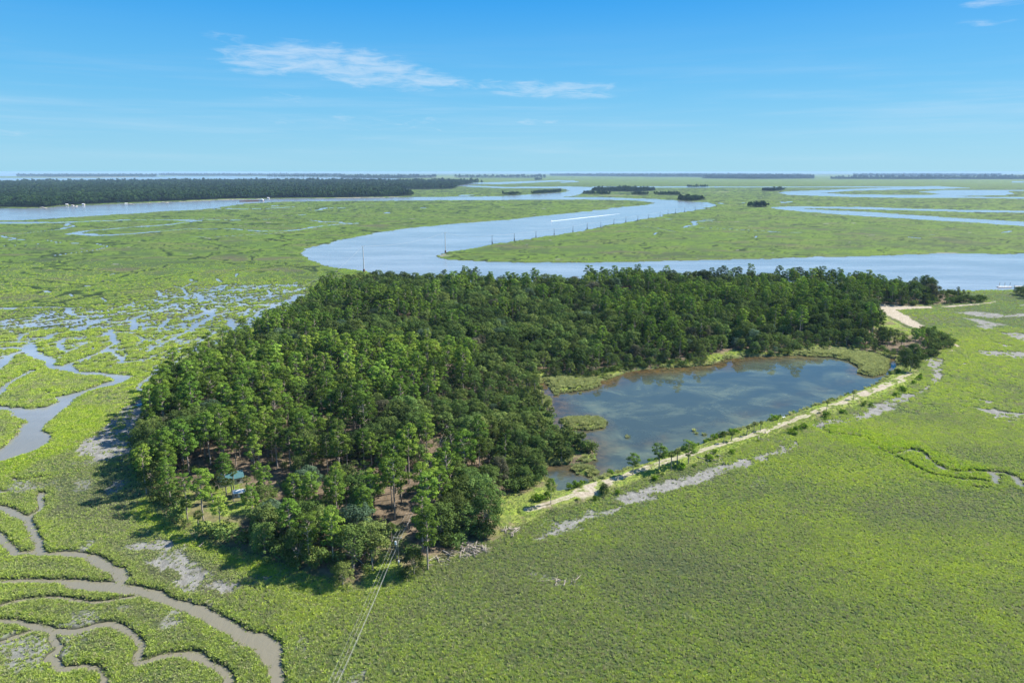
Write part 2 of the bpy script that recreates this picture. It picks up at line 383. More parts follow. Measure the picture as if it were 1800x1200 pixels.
MUD = [
    ([(266, 694), (290, 688), (287, 705), (268, 722), (252, 745), (246, 775), (228, 800), (190, 812), (160, 805), (132, 799), (142, 784), (166, 764), (192, 744), (212, 722), (240, 706)], 1.0),
    ([(230, 962), (290, 950), (330, 985), (370, 1010), (440, 1030), (380, 1050), (320, 1030), (290, 1005), (265, 985)], .95),
    ([(462, 568), (490, 560), (515, 546), (524, 552), (505, 567), (480, 574)], .9), ([(60, 833), (75, 826), (90, 825), (80, 832)], .8), ([(130, 850), (160, 835), (170, 850), (150, 865), (120, 868)], .55), ([(95, 850), (120, 860), (100, 880)], .4),
    ([(105, 920), (118, 905), (112, 925)], .7), ([(178, 691), (205, 696), (185, 702)], .8), ([(930, 942), (962, 927), (1000, 913), (1040, 903), (1078, 897), (1062, 908), (1040, 922), (1000, 935), (940, 950)], .95),
    ([(1090, 880), (1125, 865), (1175, 848), (1225, 834), (1275, 820), (1320, 808), (1373, 796), (1340, 810), (1300, 822), (1255, 838), (1222, 855), (1175, 862), (1150, 872), (1115, 888), (1098, 888)], 1.0),
    ([(1400, 768), (1425, 760), (1440, 766), (1415, 778)], .6), ([(1417, 747), (1462, 740), (1500, 732), (1525, 722), (1545, 712), (1570, 700), (1600, 694), (1625, 685), (1637, 679), (1630, 690), (1600, 702), (1575, 717), (1550, 730), (1525, 740), (1475, 746), (1445, 754), (1425, 751)], 1.0),
    ([(1628, 630), (1657, 632), (1655, 642), (1658, 662), (1650, 672), (1636, 677), (1645, 660), (1630, 645)], 1.0),
    ([(1683, 550), (1717, 548), (1750, 552), (1767, 555), (1800, 552), (1900, 552), (1900, 558), (1800, 557), (1767, 558), (1742, 560), (1708, 555)], 1.0), ([(1692, 560), (1725, 563), (1742, 568), (1767, 573), (1742, 574), (1730, 572), (1708, 565)], 1.0),
    ([(1708, 573), (1728, 573), (1755, 578), (1735, 580)], .9), ([(1730, 583), (1750, 584), (1737, 588)], .9), ([(1762, 587), (1783, 586), (1800, 588), (1900, 592), (1900, 610), (1800, 602), (1783, 595)], 1.0), ([(1767, 577), (1792, 581), (1785, 586)], .9),
    ([(1742, 602), (1783, 609), (1765, 611)], 1.0), ([(1717, 617), (1750, 618), (1800, 620), (1900, 620), (1900, 640), (1800, 632), (1775, 629), (1742, 627), (1720, 622)], 1.0), ([(1678, 637), (1708, 641), (1700, 644)], .8), ([(1692, 650), (1706, 652), (1700, 655)], .8),
    ([(1768, 657), (1797, 661), (1785, 664)], .9), ([(1730, 705), (1752, 710), (1742, 713)], 1.0), ([(1715, 719), (1745, 722), (1775, 727), (1800, 729), (1900, 730), (1900, 742), (1800, 739), (1780, 744), (1750, 740), (1745, 730)], 1.0),
    ([(1785, 536), (1800, 537), (1870, 540), (1800, 539)], .9), ([(600, 1192), (640, 1188), (640, 1240), (590, 1240)], .7), ([(1330, 838), (1352, 840), (1345, 862), (1325, 855)], .3), ([(140, 1075), (230, 1065), (250, 1095), (220, 1085)], .45),
    ([(770, 448), (785, 446), (790, 450), (775, 452)], .7), ([(940, 1015), (965, 1020), (1010, 1022), (960, 1028)], .5)]
SAND = [
    ([(1525, 534), (1560, 538), (1600, 539.5), (1637, 540), (1640, 543), (1600, 544), (1575, 546), (1590, 553), (1605, 563), (1623, 575), (1620, 580), (1600, 575), (1575, 563), (1550, 550), (1535, 545)], 1.0),
    ([(1655, 539.5), (1690, 537), (1720, 535), (1748, 531), (1745, 534), (1700, 538), (1660, 541)], 1.0), ([(1635, 591), (1658, 594), (1652, 596)], 1.0), ([(1658, 597), (1670, 602), (1686, 609), (1684, 612), (1672, 606)], 1.0), ([(1662, 618), (1678, 614), (1672, 620)], .8)]
POND = [(982, 865), (1015, 857), (1050, 845), (1093, 830), (1140, 813), (1185, 797), (1233, 782), (1267, 767), (1333, 747), (1400, 727), (1467, 703), (1533, 680), (1567, 658), (1580, 645), (1577, 633),
        (1533, 623), (1477, 615), (1413, 618), (1400, 625), (1360, 628), (1310, 628), (1277, 632), (1250, 642), (1200, 647), (1167, 647), (1133, 650), (1100, 655), (1067, 668), (1050, 671), (1017, 667), (955, 666), (948, 680), (955, 688),
        (950, 698), (900, 704), (860, 711), (900, 709), (933, 704), (963, 706), (962, 717), (957, 735), (975, 760), (1020, 780), (1045, 795), (1049, 808), (1035, 813), (1000, 818), (962, 818), (955, 828), (965, 850)]
POND_ISLES = [[(989, 741), (1000, 737), (1030, 735), (1055, 738), (1065, 745), (1058, 753), (1030, 757), (1000, 753)], [(1005, 827), (1020, 820), (1045, 826), (1050, 833), (1040, 838), (1020, 835)],
              [(955, 668), (1000, 664), (1050, 670), (1056, 676), (1040, 685), (1015, 688), (1000, 690), (975, 692), (970, 685)], [(925, 704), (945, 700), (965, 701), (968, 714), (955, 720), (945, 712)],
              [(1397, 622), (1433, 620), (1480, 618), (1533, 624), (1560, 633), (1562, 645), (1553, 657), (1533, 662), (1510, 657), (1513, 647), (1493, 635), (1460, 628), (1417, 627)]]
UPLAND = [(640, 1052), (590, 1042), (530, 1014), (470, 994), (400, 968), (340, 948), (300, 928), (262, 888), (240, 855), (232, 810), (240, 770), (262, 725), (290, 690), (320, 668), (345, 654), (352, 640),
          (390, 625), (430, 608), (470, 582), (500, 572), (520, 552), (560, 525), (600, 508), (650, 497), (720, 502), (800, 508), (900, 510), (1000, 508), (1060, 505), (1140, 499), (1200, 502), (1300, 505), (1400, 508),
          (1500, 511), (1600, 514), (1670, 519), (1700, 526), (1740, 532), (1690, 535), (1600, 540), (1530, 537), (1545, 550), (1600, 580), (1670, 600), (1685, 610), (1665, 617), (1650, 628), (1628, 632), (1618, 648), (1625, 668),
          (1560, 700), (1500, 722), (1440, 742), (1380, 765), (1310, 792), (1240, 815), (1170, 838), (1100, 860), (1050, 882), (1000, 897), (950, 917), (925, 927), (880, 952), (830, 968), (800, 988), (750, 1003), (700, 1024), (665, 1048)]
DIKE = [(930, 903), (960, 896), (1000, 880), (1040, 866), (1065, 855), (1100, 842), (1140, 828), (1200, 808), (1250, 793), (1300, 778), (1340, 765), (1380, 750), (1420, 735), (1460, 720), (1500, 706), (1540, 690), (1570, 676), (1600, 660)]
MUD += [([(1030, 912), (1090, 890), (1130, 868), (1180, 850), (1150, 868), (1100, 892), (1060, 912)], 1.0), ([(1360, 800), (1420, 762), (1440, 752), (1430, 765), (1375, 798)], .8)]
PATHS = [(DIKE, 1.35), ([(1020, 875), (1045, 864), (1062, 857)], 3.2), ([(1480, 712), (1540, 690), (1580, 672)], 2.2)]
WOODS_FAR = [
    [(-500, 367), (0, 364), (80, 364.5), (110, 361), (200, 357), (300, 353.3), (400, 349.5), (500, 348), (600, 347.2), (700, 345.3), (728, 343.5), (715, 339), (700, 333.8), (760, 333.2), (797, 332.3), (806, 327.3), (830, 323.6), (850, 322.2),
     (800, 321), (700, 320.5), (500, 320), (300, 321), (0, 323), (-500, 325)]]
WOODS_HAZE = [strip([(600, 311, 314), (700, 310.5, 314), (766, 311, 313)]), strip([(967, 308.2, 309.4), (1120, 307.4, 311), (1280, 307.6, 312), (1420, 309.5, 311)]), strip([(1500, 308, 310), (1640, 307.6, 309.6), (1760, 308, 309.5)]),
              strip([(1235, 311.5, 314), (1330, 311, 315), (1431, 311.3, 314.3)]), strip([(30, 309.5, 311), (130, 308.8, 311.2), (275, 309, 311)]), strip([(280, 307, 309), (420, 308, 309.5), (600, 308, 309.5)]),
              strip([(470, 311, 312), (600, 311, 312.5), (640, 311.5, 312.5)]), strip([(800, 311.5, 312.8), (960, 311.5, 313)]), strip([(1460, 313, 315), (1800, 312, 315.5), (2300, 312, 315)]), strip([(940, 316, 317), (952, 316, 317)])]
HAMMOCKS = [[(1040, 336.5), (1080, 337), (1125, 337.5), (1152, 335.5), (1150, 333), (1100, 331.5), (1045, 332.5)], [(1192, 352.5), (1215, 354), (1238, 351.5), (1230, 348), (1195, 348)], [(881, 342.5), (900, 343.5), (918, 342), (900, 340.8)],
            [(931, 341.5), (985, 338.5), (987, 336.5), (945, 338.8)], [(1024, 341.5), (1045, 341.8), (1044, 340), (1026, 340)], [(1046, 342.3), (1073, 342.5), (1070, 341), (1050, 341)], [(1150, 343), (1196, 343.5), (1190, 341), (1155, 341.5)],
            [(1314, 364.3), (1340, 364.8), (1352, 364), (1340, 362), (1318, 362.5)], [(1338, 335.8), (1360, 336.5), (1380, 334.5), (1370, 333.3), (1345, 334)], [(1206, 330.4), (1245, 330), (1240, 329.2), (1210, 329.6)], [(1110, 343), (1140, 343.2), (1135, 341.6), (1115, 341.8)]]
CLEARINGS = [[(305, 905), (330, 870), (395, 850), (440, 862), (425, 915), (405, 955), (350, 938)], [(352, 662), (400, 652), (490, 655), (430, 672), (370, 678)], [(1066, 528), (1105, 522), (1112, 530), (1078, 536)],
             [(1245, 632), (1290, 618), (1300, 626), (1262, 638)], [(1548, 590), (1590, 580), (1620, 592), (1570, 602)], [(645, 1005), (665, 955), (700, 930), (705, 960), (690, 1015), (665, 1040)], [(700, 1015), (745, 995), (790, 975), (840, 960), (800, 992)], [(595, 620), (640, 610), (640, 625), (605, 632)]]
CLEARINGS += [[(430, 640), (560, 626), (640, 612), (655, 624), (560, 642), (440, 658)], [(640, 1060), (648, 1000), (660, 960), (690, 935), (712, 965), (715, 1010), (700, 1050)], [(700, 590), (760, 585), (765, 595), (705, 600)],
              [(880, 575), (930, 572), (930, 582), (885, 586)], [(1010, 600), (1060, 598), (1050, 607), (1012, 609)], [(1545, 552), (1600, 566), (1625, 590), (1560, 602), (1535, 575)], [(545, 740), (600, 735), (610, 748), (550, 752)], [(1330, 575), (1390, 570), (1400, 578), (1340, 584)]]
CLEARINGS.append([(408, 872), (440, 868), (452, 905), (420, 930), (400, 925)])
CORRIDOR = [(655, 1050), (700, 985), (733, 900), (762, 825), (782, 775)]

gRIVER = [GP(p) for p in [RIVER, HOOK, LOOPS] + FARWATER]
gNEARW = [GP(p) for p in (LEFTBIG, BOTCREEK)]
gCREEK = [(GP(p), w) for p, w in CREEKS]
gDITCH = [GP(p) for p in DITCHES]
gMUD = [(GP(p), w) for p, w in MUD]
gSAND = [(GP(p), w) for p, w in SAND]
gPOND = GP(POND)
gISLE = [GP(p) for p in POND_ISLES]
gUP = GP(UPLAND)
gDIKE = GP(DIKE)
gPATH = [(GP(p), w) for p, w in PATHS]
gWOOD = [GP(p) for p in WOODS_FAR]
gWHAZE = [GP(p) for p in WOODS_HAZE]
gHAM = [GP(p) for p in HAMMOCKS]
gCLEAR = [GP(p) for p in CLEARINGS]
gCORR = GP(CORRIDOR)
gDELTA = GP([(-80, 600), (0, 560), (60, 545), (180, 545), (250, 525), (330, 505), (440, 500), (530, 500), (530, 530), (470, 570), (380, 620), (330, 660), (270, 660), (240, 640), (160, 650), (70, 600), (30, 650), (-80, 690)])
gBRIGHT = [GP(p) for p in ([(1430, 745), (1500, 755), (1600, 775), (1680, 810), (1740, 822), (1760, 840), (1750, 860), (1690, 862), (1620, 840), (1540, 800), (1450, 772)],
                           [(0, 815), (60, 790), (90, 770), (90, 745), (130, 715), (180, 715), (190, 735), (170, 765), (120, 795), (70, 812), (0, 850)],
                           [(255, 880), (300, 930), (360, 960), (430, 985), (500, 1010), (470, 1020), (400, 995), (330, 965), (270, 935), (230, 905)])]
POND_Z = 0.35
# broad tonal patches of the marsh as surveyed: (u, v, half width, half height, change)
PATCH = [(1230, 890, 130, 30, .30), (1480, 835, 110, 28, .40), (1320, 815, 60, 16, .2), (1700, 960, 120, 30, .22), (1650, 690, 110, 26, .28), (1700, 610, 80, 20, .25), (1560, 760, 90, 22, .2), (1100, 960, 140, 26, .12), (1780, 1120, 40, 80, .35), (1640, 1000, 90, 22, .2),
         (1620, 735, 90, 18, -.30), (1150, 985, 110, 26, -.30), (1590, 905, 110, 30, -.28), (1340, 870, 60, 18, -.22), (900, 1000, 140, 22, -.22), (1450, 1060, 200, 50, -.12), (1700, 800, 90, 22, -.2), (1740, 1060, 60, 25, -.12),
         (150, 880, 130, 50, -.30), (330, 1010, 160, 60, -.18), (200, 1120, 220, 70, -.25), (560, 1150, 160, 60, -.12), (100, 470, 160, 12, -.2), (400, 455, 160, 12, -.25), (1600, 425, 150, 8, -.3), (1350, 435, 80, 7, -.2), (950, 455, 120, 5, .3), (1500, 443, 200, 4, .4)]
gPATCH = [(G(u, v), G(u + ru, v), G(u, v - rv), k) for u, v, ru, rv, k in PATCH]


def fields(X, Y):
    """height and cover of the land at ground points"""
    X = np.asarray(X, float)
    Y = np.asarray(Y, float)
    D = np.hypot(X, Y)
    near = np.clip(D / 350.0, 0.6, 6)
    wx = X + near * (1.1 * fbm(X / 9, Y / 9, 11, 3) + 1.6 * fbm(X / 40, Y / 40, 12, 2))
    wy = Y + near * (1.1 * fbm(X / 9, Y / 9, 13, 3) + 1.6 * fbm(X / 40, Y / 40, 14, 2))
    lx = X + 0.7 * fbm(X / 5, Y / 5, 15, 3)
    ly = Y + 0.7 * fbm(X / 5, Y / 5, 16, 3)
    dw = np.full(X.shape, 400.0)          # distance to open water, negative in it
    for p in gRIVER:
        np.minimum(dw, sdf(wx, wy, p, 400), out=dw)
    for p in gNEARW:
        np.minimum(dw, sdf(lx, ly, p, 40), out=dw)
    for p, w in gCREEK:
        if D.max() > 0:
            m = 14 + w
            d = ldf(wx if w > 6.5 else lx, wy if w > 6.5 else ly, p, m)
            vary = 1 + 0.3 * vnoise(X / 7, Y / 7, 31) - 0.15
            np.minimum(dw, np.where(d < m, d - w * 0.5 * vary, 400), out=dw)
    # braided flooded flats
    dd = sdf(X, Y, gDELTA, 40)
    k = dd < 20
    if k.any():
        xr = (X[k] * math.cos(.7) + Y[k] * math.sin(.7)) / 32
        yr = (-X[k] * math.sin(.7) + Y[k] * math.cos(.7)) / 7.5
        n1 = np.abs(fbm(xr, yr, 41, 4, .5))
        n2 = np.abs(fbm(xr * 2.6 + 5, yr * .9, 47, 3, .5))
        thr = 0.15 * smooth(-dd[k], -14, 12)
        nd = np.minimum(n1 - thr, (n2 - thr * .9) * 0.6) * 9
        dw[k] = np.minimum(dw[k], nd + np.where(thr < .004, 5, 0))
    dit = np.full(X.shape, 30.0)
    for p in gDITCH:
        np.minimum(dit, ldf(wx, wy, p, 30), out=dit)
    # small noise ditches all over the marsh
    q = np.abs(fbm(wx / 120, wy / 90, 61, 4, .55))
    q2 = np.abs(fbm(wx / 46 + 9, wy / 40, 67, 3, .55))
    nearbank = np.minimum(q * 60, q2 * 55 + 1.0)
    leftside = smooth(-X, -40, 120) * smooth(D, 330, 480) * smooth(D, 4000, 1500)
    far = smooth(D, 650, 900)
    act = np.clip(leftside + 0.985 * far, 0, 1)
    dit = np.minimum(dit, nearbank + (1 - act) * 40)
    mud = np.zeros(X.shape)
    rag = fbm(X / 4.5, Y / 4.5, 71, 4, .6)
    for p, w in gMUD:
        d = sdf(lx, ly, p, 25)
        mud = np.maximum(mud, w * smooth(-d + rag * (2.2 if w > .96 else 3.4) + (.5 if w > .96 else -.3), -1.1, 1.1) * (1 - (.25 if w > .96 else .8) * smooth(fbm(X / 6, Y / 6, 73, 4, .6), .05, .6)))
    # mottled bare spots
    bare = smooth(fbm(X / 14, Y / 14, 81, 4, .6), .42, .8) * smooth(D, 420, 260) * smooth(X, -20, -90) * 0.8
    mud = np.maximum(mud, bare)
    pans = smooth(fbm(X / 30, Y / 18, 83, 4, .6), .92, 1.1) * smooth(D, 700, 1000) * 0.9
    mud = np.maximum(mud, pans)
    sand = np.zeros(X.shape)
    for p, w in gSAND:
        sand = np.maximum(sand, w * smooth(-sdf(lx, ly, p, 25) + rag * 1.2, -.8, .8))
    # houses' shore on the far left bank
    shore = GP([(90, 365.6), (200, 359.6), (300, 355.4), (400, 351.2), (600, 348.2), (700, 346.8)])
    ds = ldf(wx, wy, shore, 120)
    sand = np.maximum(sand, .8 * smooth(26 - ds + 18 * fbm(X / 60, Y / 60, 85), 0, 14))
    far_sand = GP([(30, 311.3), (275, 311.6)])
    sand = np.maximum(sand, .9 * smooth(420 - ldf(X, Y, far_sand, 900), 0, 200))
    far_s2 = [GP([(745, 311.6), (800, 311.6)]), GP([(1640, 314), (1760, 312)]), GP([(1690, 312), (1770, 311.5)]), GP([(1245, 337.5), (1275, 337.8)]), GP([(1040, 343.5), (1140, 344)])]
    for i, p in enumerate(far_s2):
        sand = np.maximum(sand, .6 * smooth((40 if i > 2 else 300) - ldf(X, Y, p, 900) + 30 * fbm(X / 80, Y / 80, 86), 0, 60))
    up = -sdf(lx, ly, gUP, 60)            # positive on the island
    path = np.zeros(X.shape)
    for p, w in gPATH:
        d = ldf(lx, ly, p, 20)
        path = np.maximum(path, smooth(w * (.85 + .4 * vnoise(X / 6, Y / 6, 91)) - d, -.6, .6) * (1 - (.55 * smooth(d, .6, .1) if w < 1.5 else 0)))
    path *= 1 - 0.85 * smooth(fbm(X / 3.5, Y / 3.5, 93, 3), .15, .6)
    ddike = ldf(X, Y, gDIKE, 30)
    pond = sdf(lx, ly, gPOND, 40)
    for p in gISLE:
        dI = sdf(lx, ly, p, 20)
        pond = np.maximum(pond, np.where(dI < 8, -dI * 1.0, -50))
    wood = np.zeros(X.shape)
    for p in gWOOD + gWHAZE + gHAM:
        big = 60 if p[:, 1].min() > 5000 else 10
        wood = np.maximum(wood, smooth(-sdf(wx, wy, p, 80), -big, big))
    # height
    z = np.clip(dw * 0.75, -1.3, 0.62)
    z = np.where(dw > 0, z + 0.10 * fbm(X / 3, Y / 3, 95, 3) * smooth(D, 700, 400) * smooth(dw, 0, 2), z)
    z = np.where((dw > 0.4), z - np.minimum(0.45, mud * 0.28), z)
    trench = smooth(dit, 1.6 + D * .0015, 0.4)
    z = np.where(dw > 0, z - 0.35 * trench, z)
    upm = smooth(up, -1.0, 6)
    z = z + upm * (0.9 + 0.35 * fbm(X / 30, Y / 30, 97)) * (dw > -2)
    dk = smooth(ddike, 8.5, 3.0)
    z = np.maximum(z, dk * 1.75 + (1 - dk) * -5)
    inpond = pond < 3.0
    zp = np.clip(POND_Z + pond * 0.55, -0.8, 0.95)
    z = np.where(inpond, np.where(pond < 1.6, zp, np.minimum(np.maximum(z, .8), 2.0)), z)
    # lushness and rims
    lush = .5 + .5 * fbm(X / 55 + 3, Y / 55, 101, 4, .5) + .22 * fbm(X / 9, Y / 9, 103, 3)
    lush += .25 * fbm(X / 260, Y / 260, 105, 2)
    lush = .22 + .62 * np.clip(lush, 0, 1)
    for c0, c1, c2, k_ in gPATCH:
        ax, ay = abs(c1[0] - c0[0]), abs(c2[1] - c0[1])
        lush = lush + k_ * np.exp(-((wx - c0[0]) / ax) ** 2 - ((wy - c0[1]) / ay) ** 2)
    b = np.zeros(X.shape)
    for p in gBRIGHT:
        b = np.maximum(b, smooth(-sdf(X, Y, p, 20), -3, 3))
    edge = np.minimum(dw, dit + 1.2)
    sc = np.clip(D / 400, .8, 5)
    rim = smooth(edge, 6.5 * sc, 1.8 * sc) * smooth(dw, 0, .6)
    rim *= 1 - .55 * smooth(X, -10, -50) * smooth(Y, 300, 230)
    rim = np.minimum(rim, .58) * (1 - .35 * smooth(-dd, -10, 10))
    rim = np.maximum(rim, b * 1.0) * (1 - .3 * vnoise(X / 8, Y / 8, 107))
    line = smooth(dit, 1.2 + D * .0028, .3 + D * .0008) * smooth(D, 9000, 3000) * (dw > 0)  # mask of the dark ditch lines: painted bank shade plus tall grass
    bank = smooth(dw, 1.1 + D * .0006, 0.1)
    isle = np.zeros(X.shape)
    for p in gISLE:
        isle = np.maximum(isle, smooth(-sdf(lx, ly, p, 20), -1.5, 1))
    floor = smooth(up, 0, 3) * (pond > .6)
    grassy = np.zeros(X.shape)            # lawns and the dike's turf
    for p in gCLEAR:
        grassy = np.maximum(grassy, smooth(-sdf(lx, ly, p, 20), -2.5, 1))
    grassy = np.maximum(grassy, smooth(ddike, 16, 12))
    grassy = np.maximum(grassy, smooth(6 - up, 0, 5) * floor * .75)
    grassy *= .25 + .75 * smooth(fbm(X / 5, Y / 5, 109, 3), -.45, .2)
    grassy = np.maximum(grassy, .8 * smooth(ddike, 14, 10) * smooth(fbm(X / 4, Y / 4, 110, 3), -.7, -.2))
    grassy = np.maximum(grassy, isle * .9)
    grassy = np.maximum(grassy, .8 * smooth(pond, 12, 8) * smooth(pond, .5, 1.5) * smooth(fbm(X / 5, Y / 5, 111, 3), -.6, .1))
    floor = np.maximum(floor, isle)
    sand = np.maximum(sand, path)
    return dict(z=z, dw=dw, mud=np.clip(mud, 0, 1), sand=np.clip(sand, 0, 1), floor=floor, grassy=np.clip(grassy, 0, 1), lush=np.clip(lush, 0, 1),
                rim=np.clip(rim, 0, 1), line=np.clip(line, 0, 1), bank=np.clip(bank, 0, 1), wood=wood, up=up, pond=pond, dike=ddike)


# ------------------------------------------------------------------ materials
def principled(name, base, rough=.8, spec=.3):
    m = bpy.data.materials.new(name)
    m.use_nodes = True
    T = NT(m.node_tree)
    b = T.n['Principled BSDF']
    T.put(b.inputs['Base Color'], base if not isinstance(base, tuple) else (*base, 1))
    b.inputs['Roughness'].default_value = rough
    b.inputs['Specular IOR Level'].default_value = spec
    return m, T, b


def mat_plain(name, col, rough=.7, var=.25, scale=3.0, spec=.3):
    """paint, wood or metal with wear"""
    m, T, b = principled(name, col, rough, spec)
    tc = T.new('ShaderNodeTexCoord')
    n = T.noise(tc.outputs['Object'], scale, 5, .6)
    dark = tuple(c * (1 - var) for c in col)
    lite = tuple(min(1, c * (1 + var)) for c in col)
    T.put(b.inputs['Base Color'], T.mix(T.ramp(n, .3, .7), dark, lite))
    return m


def mat_ground():
    m, T, b = principled('land_cover', (0.1, 0.1, 0.05), .95, .1)
    geo = T.new('ShaderNodeNewGeometry')
    pos = geo.outputs['Position']
    a = {k: T.attr(k) for k in ('mud', 'sand', 'floor', 'grassy', 'lush', 'rim', 'line', 'bank', 'wood')}
    fine = T.noise(pos, 0.9, 4, .65)
    mid = T.noise(pos, 0.12, 4, .6)
    big = T.noise(T.mapping(pos, (.7, 1.6, 0), (0, 0, .25)), 0.011, 6, .62)
    l = T.math('ADD', T.math('MULTIPLY', a['lush'], .75), T.math('MULTIPLY', T.math('SUBTRACT', fine, .5), .9))
    l = T.math('ADD', l, T.math('MULTIPLY', T.math('SUBTRACT', mid, .5), .5))
    g = T.mix(T.ramp(l, .0, .62), (.050, .068, .030), (.070, .118, .024))
    g = T.mix(T.ramp(l, .5, 1.05), g, (.120, .172, .020))
    g = T.mix(T.math('MULTIPLY', T.ramp(big, .48, .66), .65), g, (.105, .092, .056))
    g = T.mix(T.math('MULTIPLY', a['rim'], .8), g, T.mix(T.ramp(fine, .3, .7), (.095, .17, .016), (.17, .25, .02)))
    g = T.mix(T.math('MULTIPLY', a['line'], .95), g, (.018, .032, .012))  # ditches darkened in colour for shaded banks and tall grass
    mudc = T.mix(T.ramp(T.noise(T.mapping(pos, (1, .6, 1), (0, 0, .9)), .5, 8, .75), .3, .7), (.14, .136, .125), (.26, .255, .238))
    fl = T.mix(T.ramp(T.noise(pos, .35, 5, .65), .35, .65), (.085, .068, .045), (.185, .140, .095))
    tr = T.mix(T.ramp(T.noise(pos, .6, 5, .65), .35, .65), (.11, .17, .03), (.24, .29, .05))
    c = T.mix(a['mud'], g, mudc)
    c = T.mix(a['floor'], c, fl)
    c = T.mix(T.math('MULTIPLY', a['grassy'], a['floor']), c, tr)
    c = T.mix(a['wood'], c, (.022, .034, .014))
    c = T.mix(a['sand'], c, T.mix(T.ramp(T.noise(pos, .8, 5, .6), .3, .7), (.27, .225, .165), (.42, .37, .295)))
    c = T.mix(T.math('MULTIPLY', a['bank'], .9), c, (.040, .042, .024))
    T.put(b.inputs['Base Color'], c)
    bump = T.new('ShaderNodeBump')
    bump.inputs['Strength'].default_value = .6
    bump.inputs['Distance'].default_value = .5
    T.link(T.noise(pos, 1.3, 4, .7), bump.inputs['Height'])
    T.link(bump.outputs[0], b.inputs['Normal'])
    return m


def mat_river():
    m, T, b = principled('tidal_water', (.15, .18, .21), .16, .5)
    b.inputs['IOR'].default_value = 1.33
    geo = T.new('ShaderNodeNewGeometry')
    pos = geo.outputs['Position']
    w1 = T.noise(T.mapping(pos, (1, .45, 1), (0, 0, .5)), .35, 5, .65, .4)
    w2 = T.noise(T.mapping(pos, (1, .5, 1), (0, 0, .3)), .03, 4, .6)
    streak = T.noise(T.mapping(pos, (.3, 1, 1), (0, 0, .45)), .02, 5, .65)
    base = T.mix(T.ramp(streak, .35, .7), (.16, .185, .215), (.25, .28, .315))
    near = T.new('ShaderNodeSeparateXYZ')
    T.link(pos, near.inputs[0])
    base = T.mix(T.ramp(near.outputs[1], 420, 160), base, (.17, .155, .11))
    T.put(b.inputs['Base Color'], base)
    bump = T.new('ShaderNodeBump')
    bump.inputs['Strength'].default_value = .55
    bump.inputs['Distance'].default_value = .35
    T.link(T.math('ADD', w1, T.math('MULTIPLY', w2, 1.5)), bump.inputs['Height'])
    T.link(bump.outputs[0], b.inputs['Normal'])
    return m


def mat_pond():
    m, T, b = principled('pond_water', (.03, .04, .03), .02, .5)
    b.inputs['IOR'].default_value = 1.38
    geo = T.new('ShaderNodeNewGeometry')
    pos = geo.outputs['Position']
    depth = T.attr('shallow')
    alg = T.noise(T.mapping(pos, (.7, 1, 1), (0, 0, .35)), .045, 8, .72, .6)
    base = T.mix(T.ramp(alg, .42, .68), (.042, .056, .048), (.095, .115, .076))
    base = T.mix(T.math('MULTIPLY', T.ramp(T.noise(pos, .4, 6, .7), .5, .75), T.ramp(alg, .50, .72)), base, (.20, .19, .105))
    base = T.mix(T.math('MULTIPLY', depth, .8), base, T.mix(T.ramp(T.noise(pos, .25, 4, .6), .35, .65), (.040, .026, .010), (.115, .068, .020)))
    T.put(b.inputs['Base Color'], base)
    bump = T.new('ShaderNodeBump')
    bump.inputs['Strength'].default_value = .05
    bump.inputs['Distance'].default_value = .04
    T.link(T.noise(pos, .8, 3, .6), bump.inputs['Height'])
    T.link(bump.outputs[0], b.inputs['Normal'])
    return m


def mat_leaf(name, dark, mid, lite, hue=.02, trans=.3, clump=.35):
    m = bpy.data.materials.new(name)
    m.use_nodes = True
    T = NT(m.node_tree)
    T.n.clear()
    out = T.new('ShaderNodeOutputMaterial')
    geo = T.new('ShaderNodeNewGeometry')
    oi = T.new('ShaderNodeObjectInfo')
    r = oi.outputs['Random']
    n1 = T.noise(geo.outputs['Position'], clump, 3, .6)
    n2 = T.noise(geo.outputs['Position'], .018, 3, .5)
    f = T.math('ADD', T.math('MULTIPLY', r, .5), T.math('MULTIPLY', T.math('SUBTRACT', n1, .5), 1.0))
    f = T.math('ADD', f, T.math('MULTIPLY', T.math('SUBTRACT', n2, .5), 1.3))
    f = T.math('ADD', f, .2)
    c = T.mix(T.ramp(f, .0, .55), dark, mid)
    c = T.mix(T.ramp(f, .5, 1.05), c, lite)
    hs = T.new('ShaderNodeHueSaturation')
    T.put(hs.inputs['Hue'], T.math('ADD', .5 - hue / 2, T.math('MULTIPLY', T.math('FRACT', T.math('MULTIPLY', r, 7.3)), hue)))
    T.put(hs.inputs['Value'], T.math('ADD', .8, T.math('MULTIPLY', T.math('FRACT', T.math('MULTIPLY', r, 13.7)), .45)))
    T.link(c, hs.inputs['Color'])
    d = T.new('ShaderNodeBsdfDiffuse')
    t = T.new('ShaderNodeBsdfTranslucent')
    T.link(hs.outputs[0], d.inputs[0])
    T.put(t.inputs[0], T.mix(.5, hs.outputs[0], (lite[0] * 1.2, lite[1] * 1.3, lite[2])))
    mx = T.new('ShaderNodeMixShader')
    mx.inputs[0].default_value = trans
    T.link(d.outputs[0], mx.inputs[1])
    T.link(t.outputs[0], mx.inputs[2])
    T.link(mx.outputs[0], out.inputs[0])
    return m


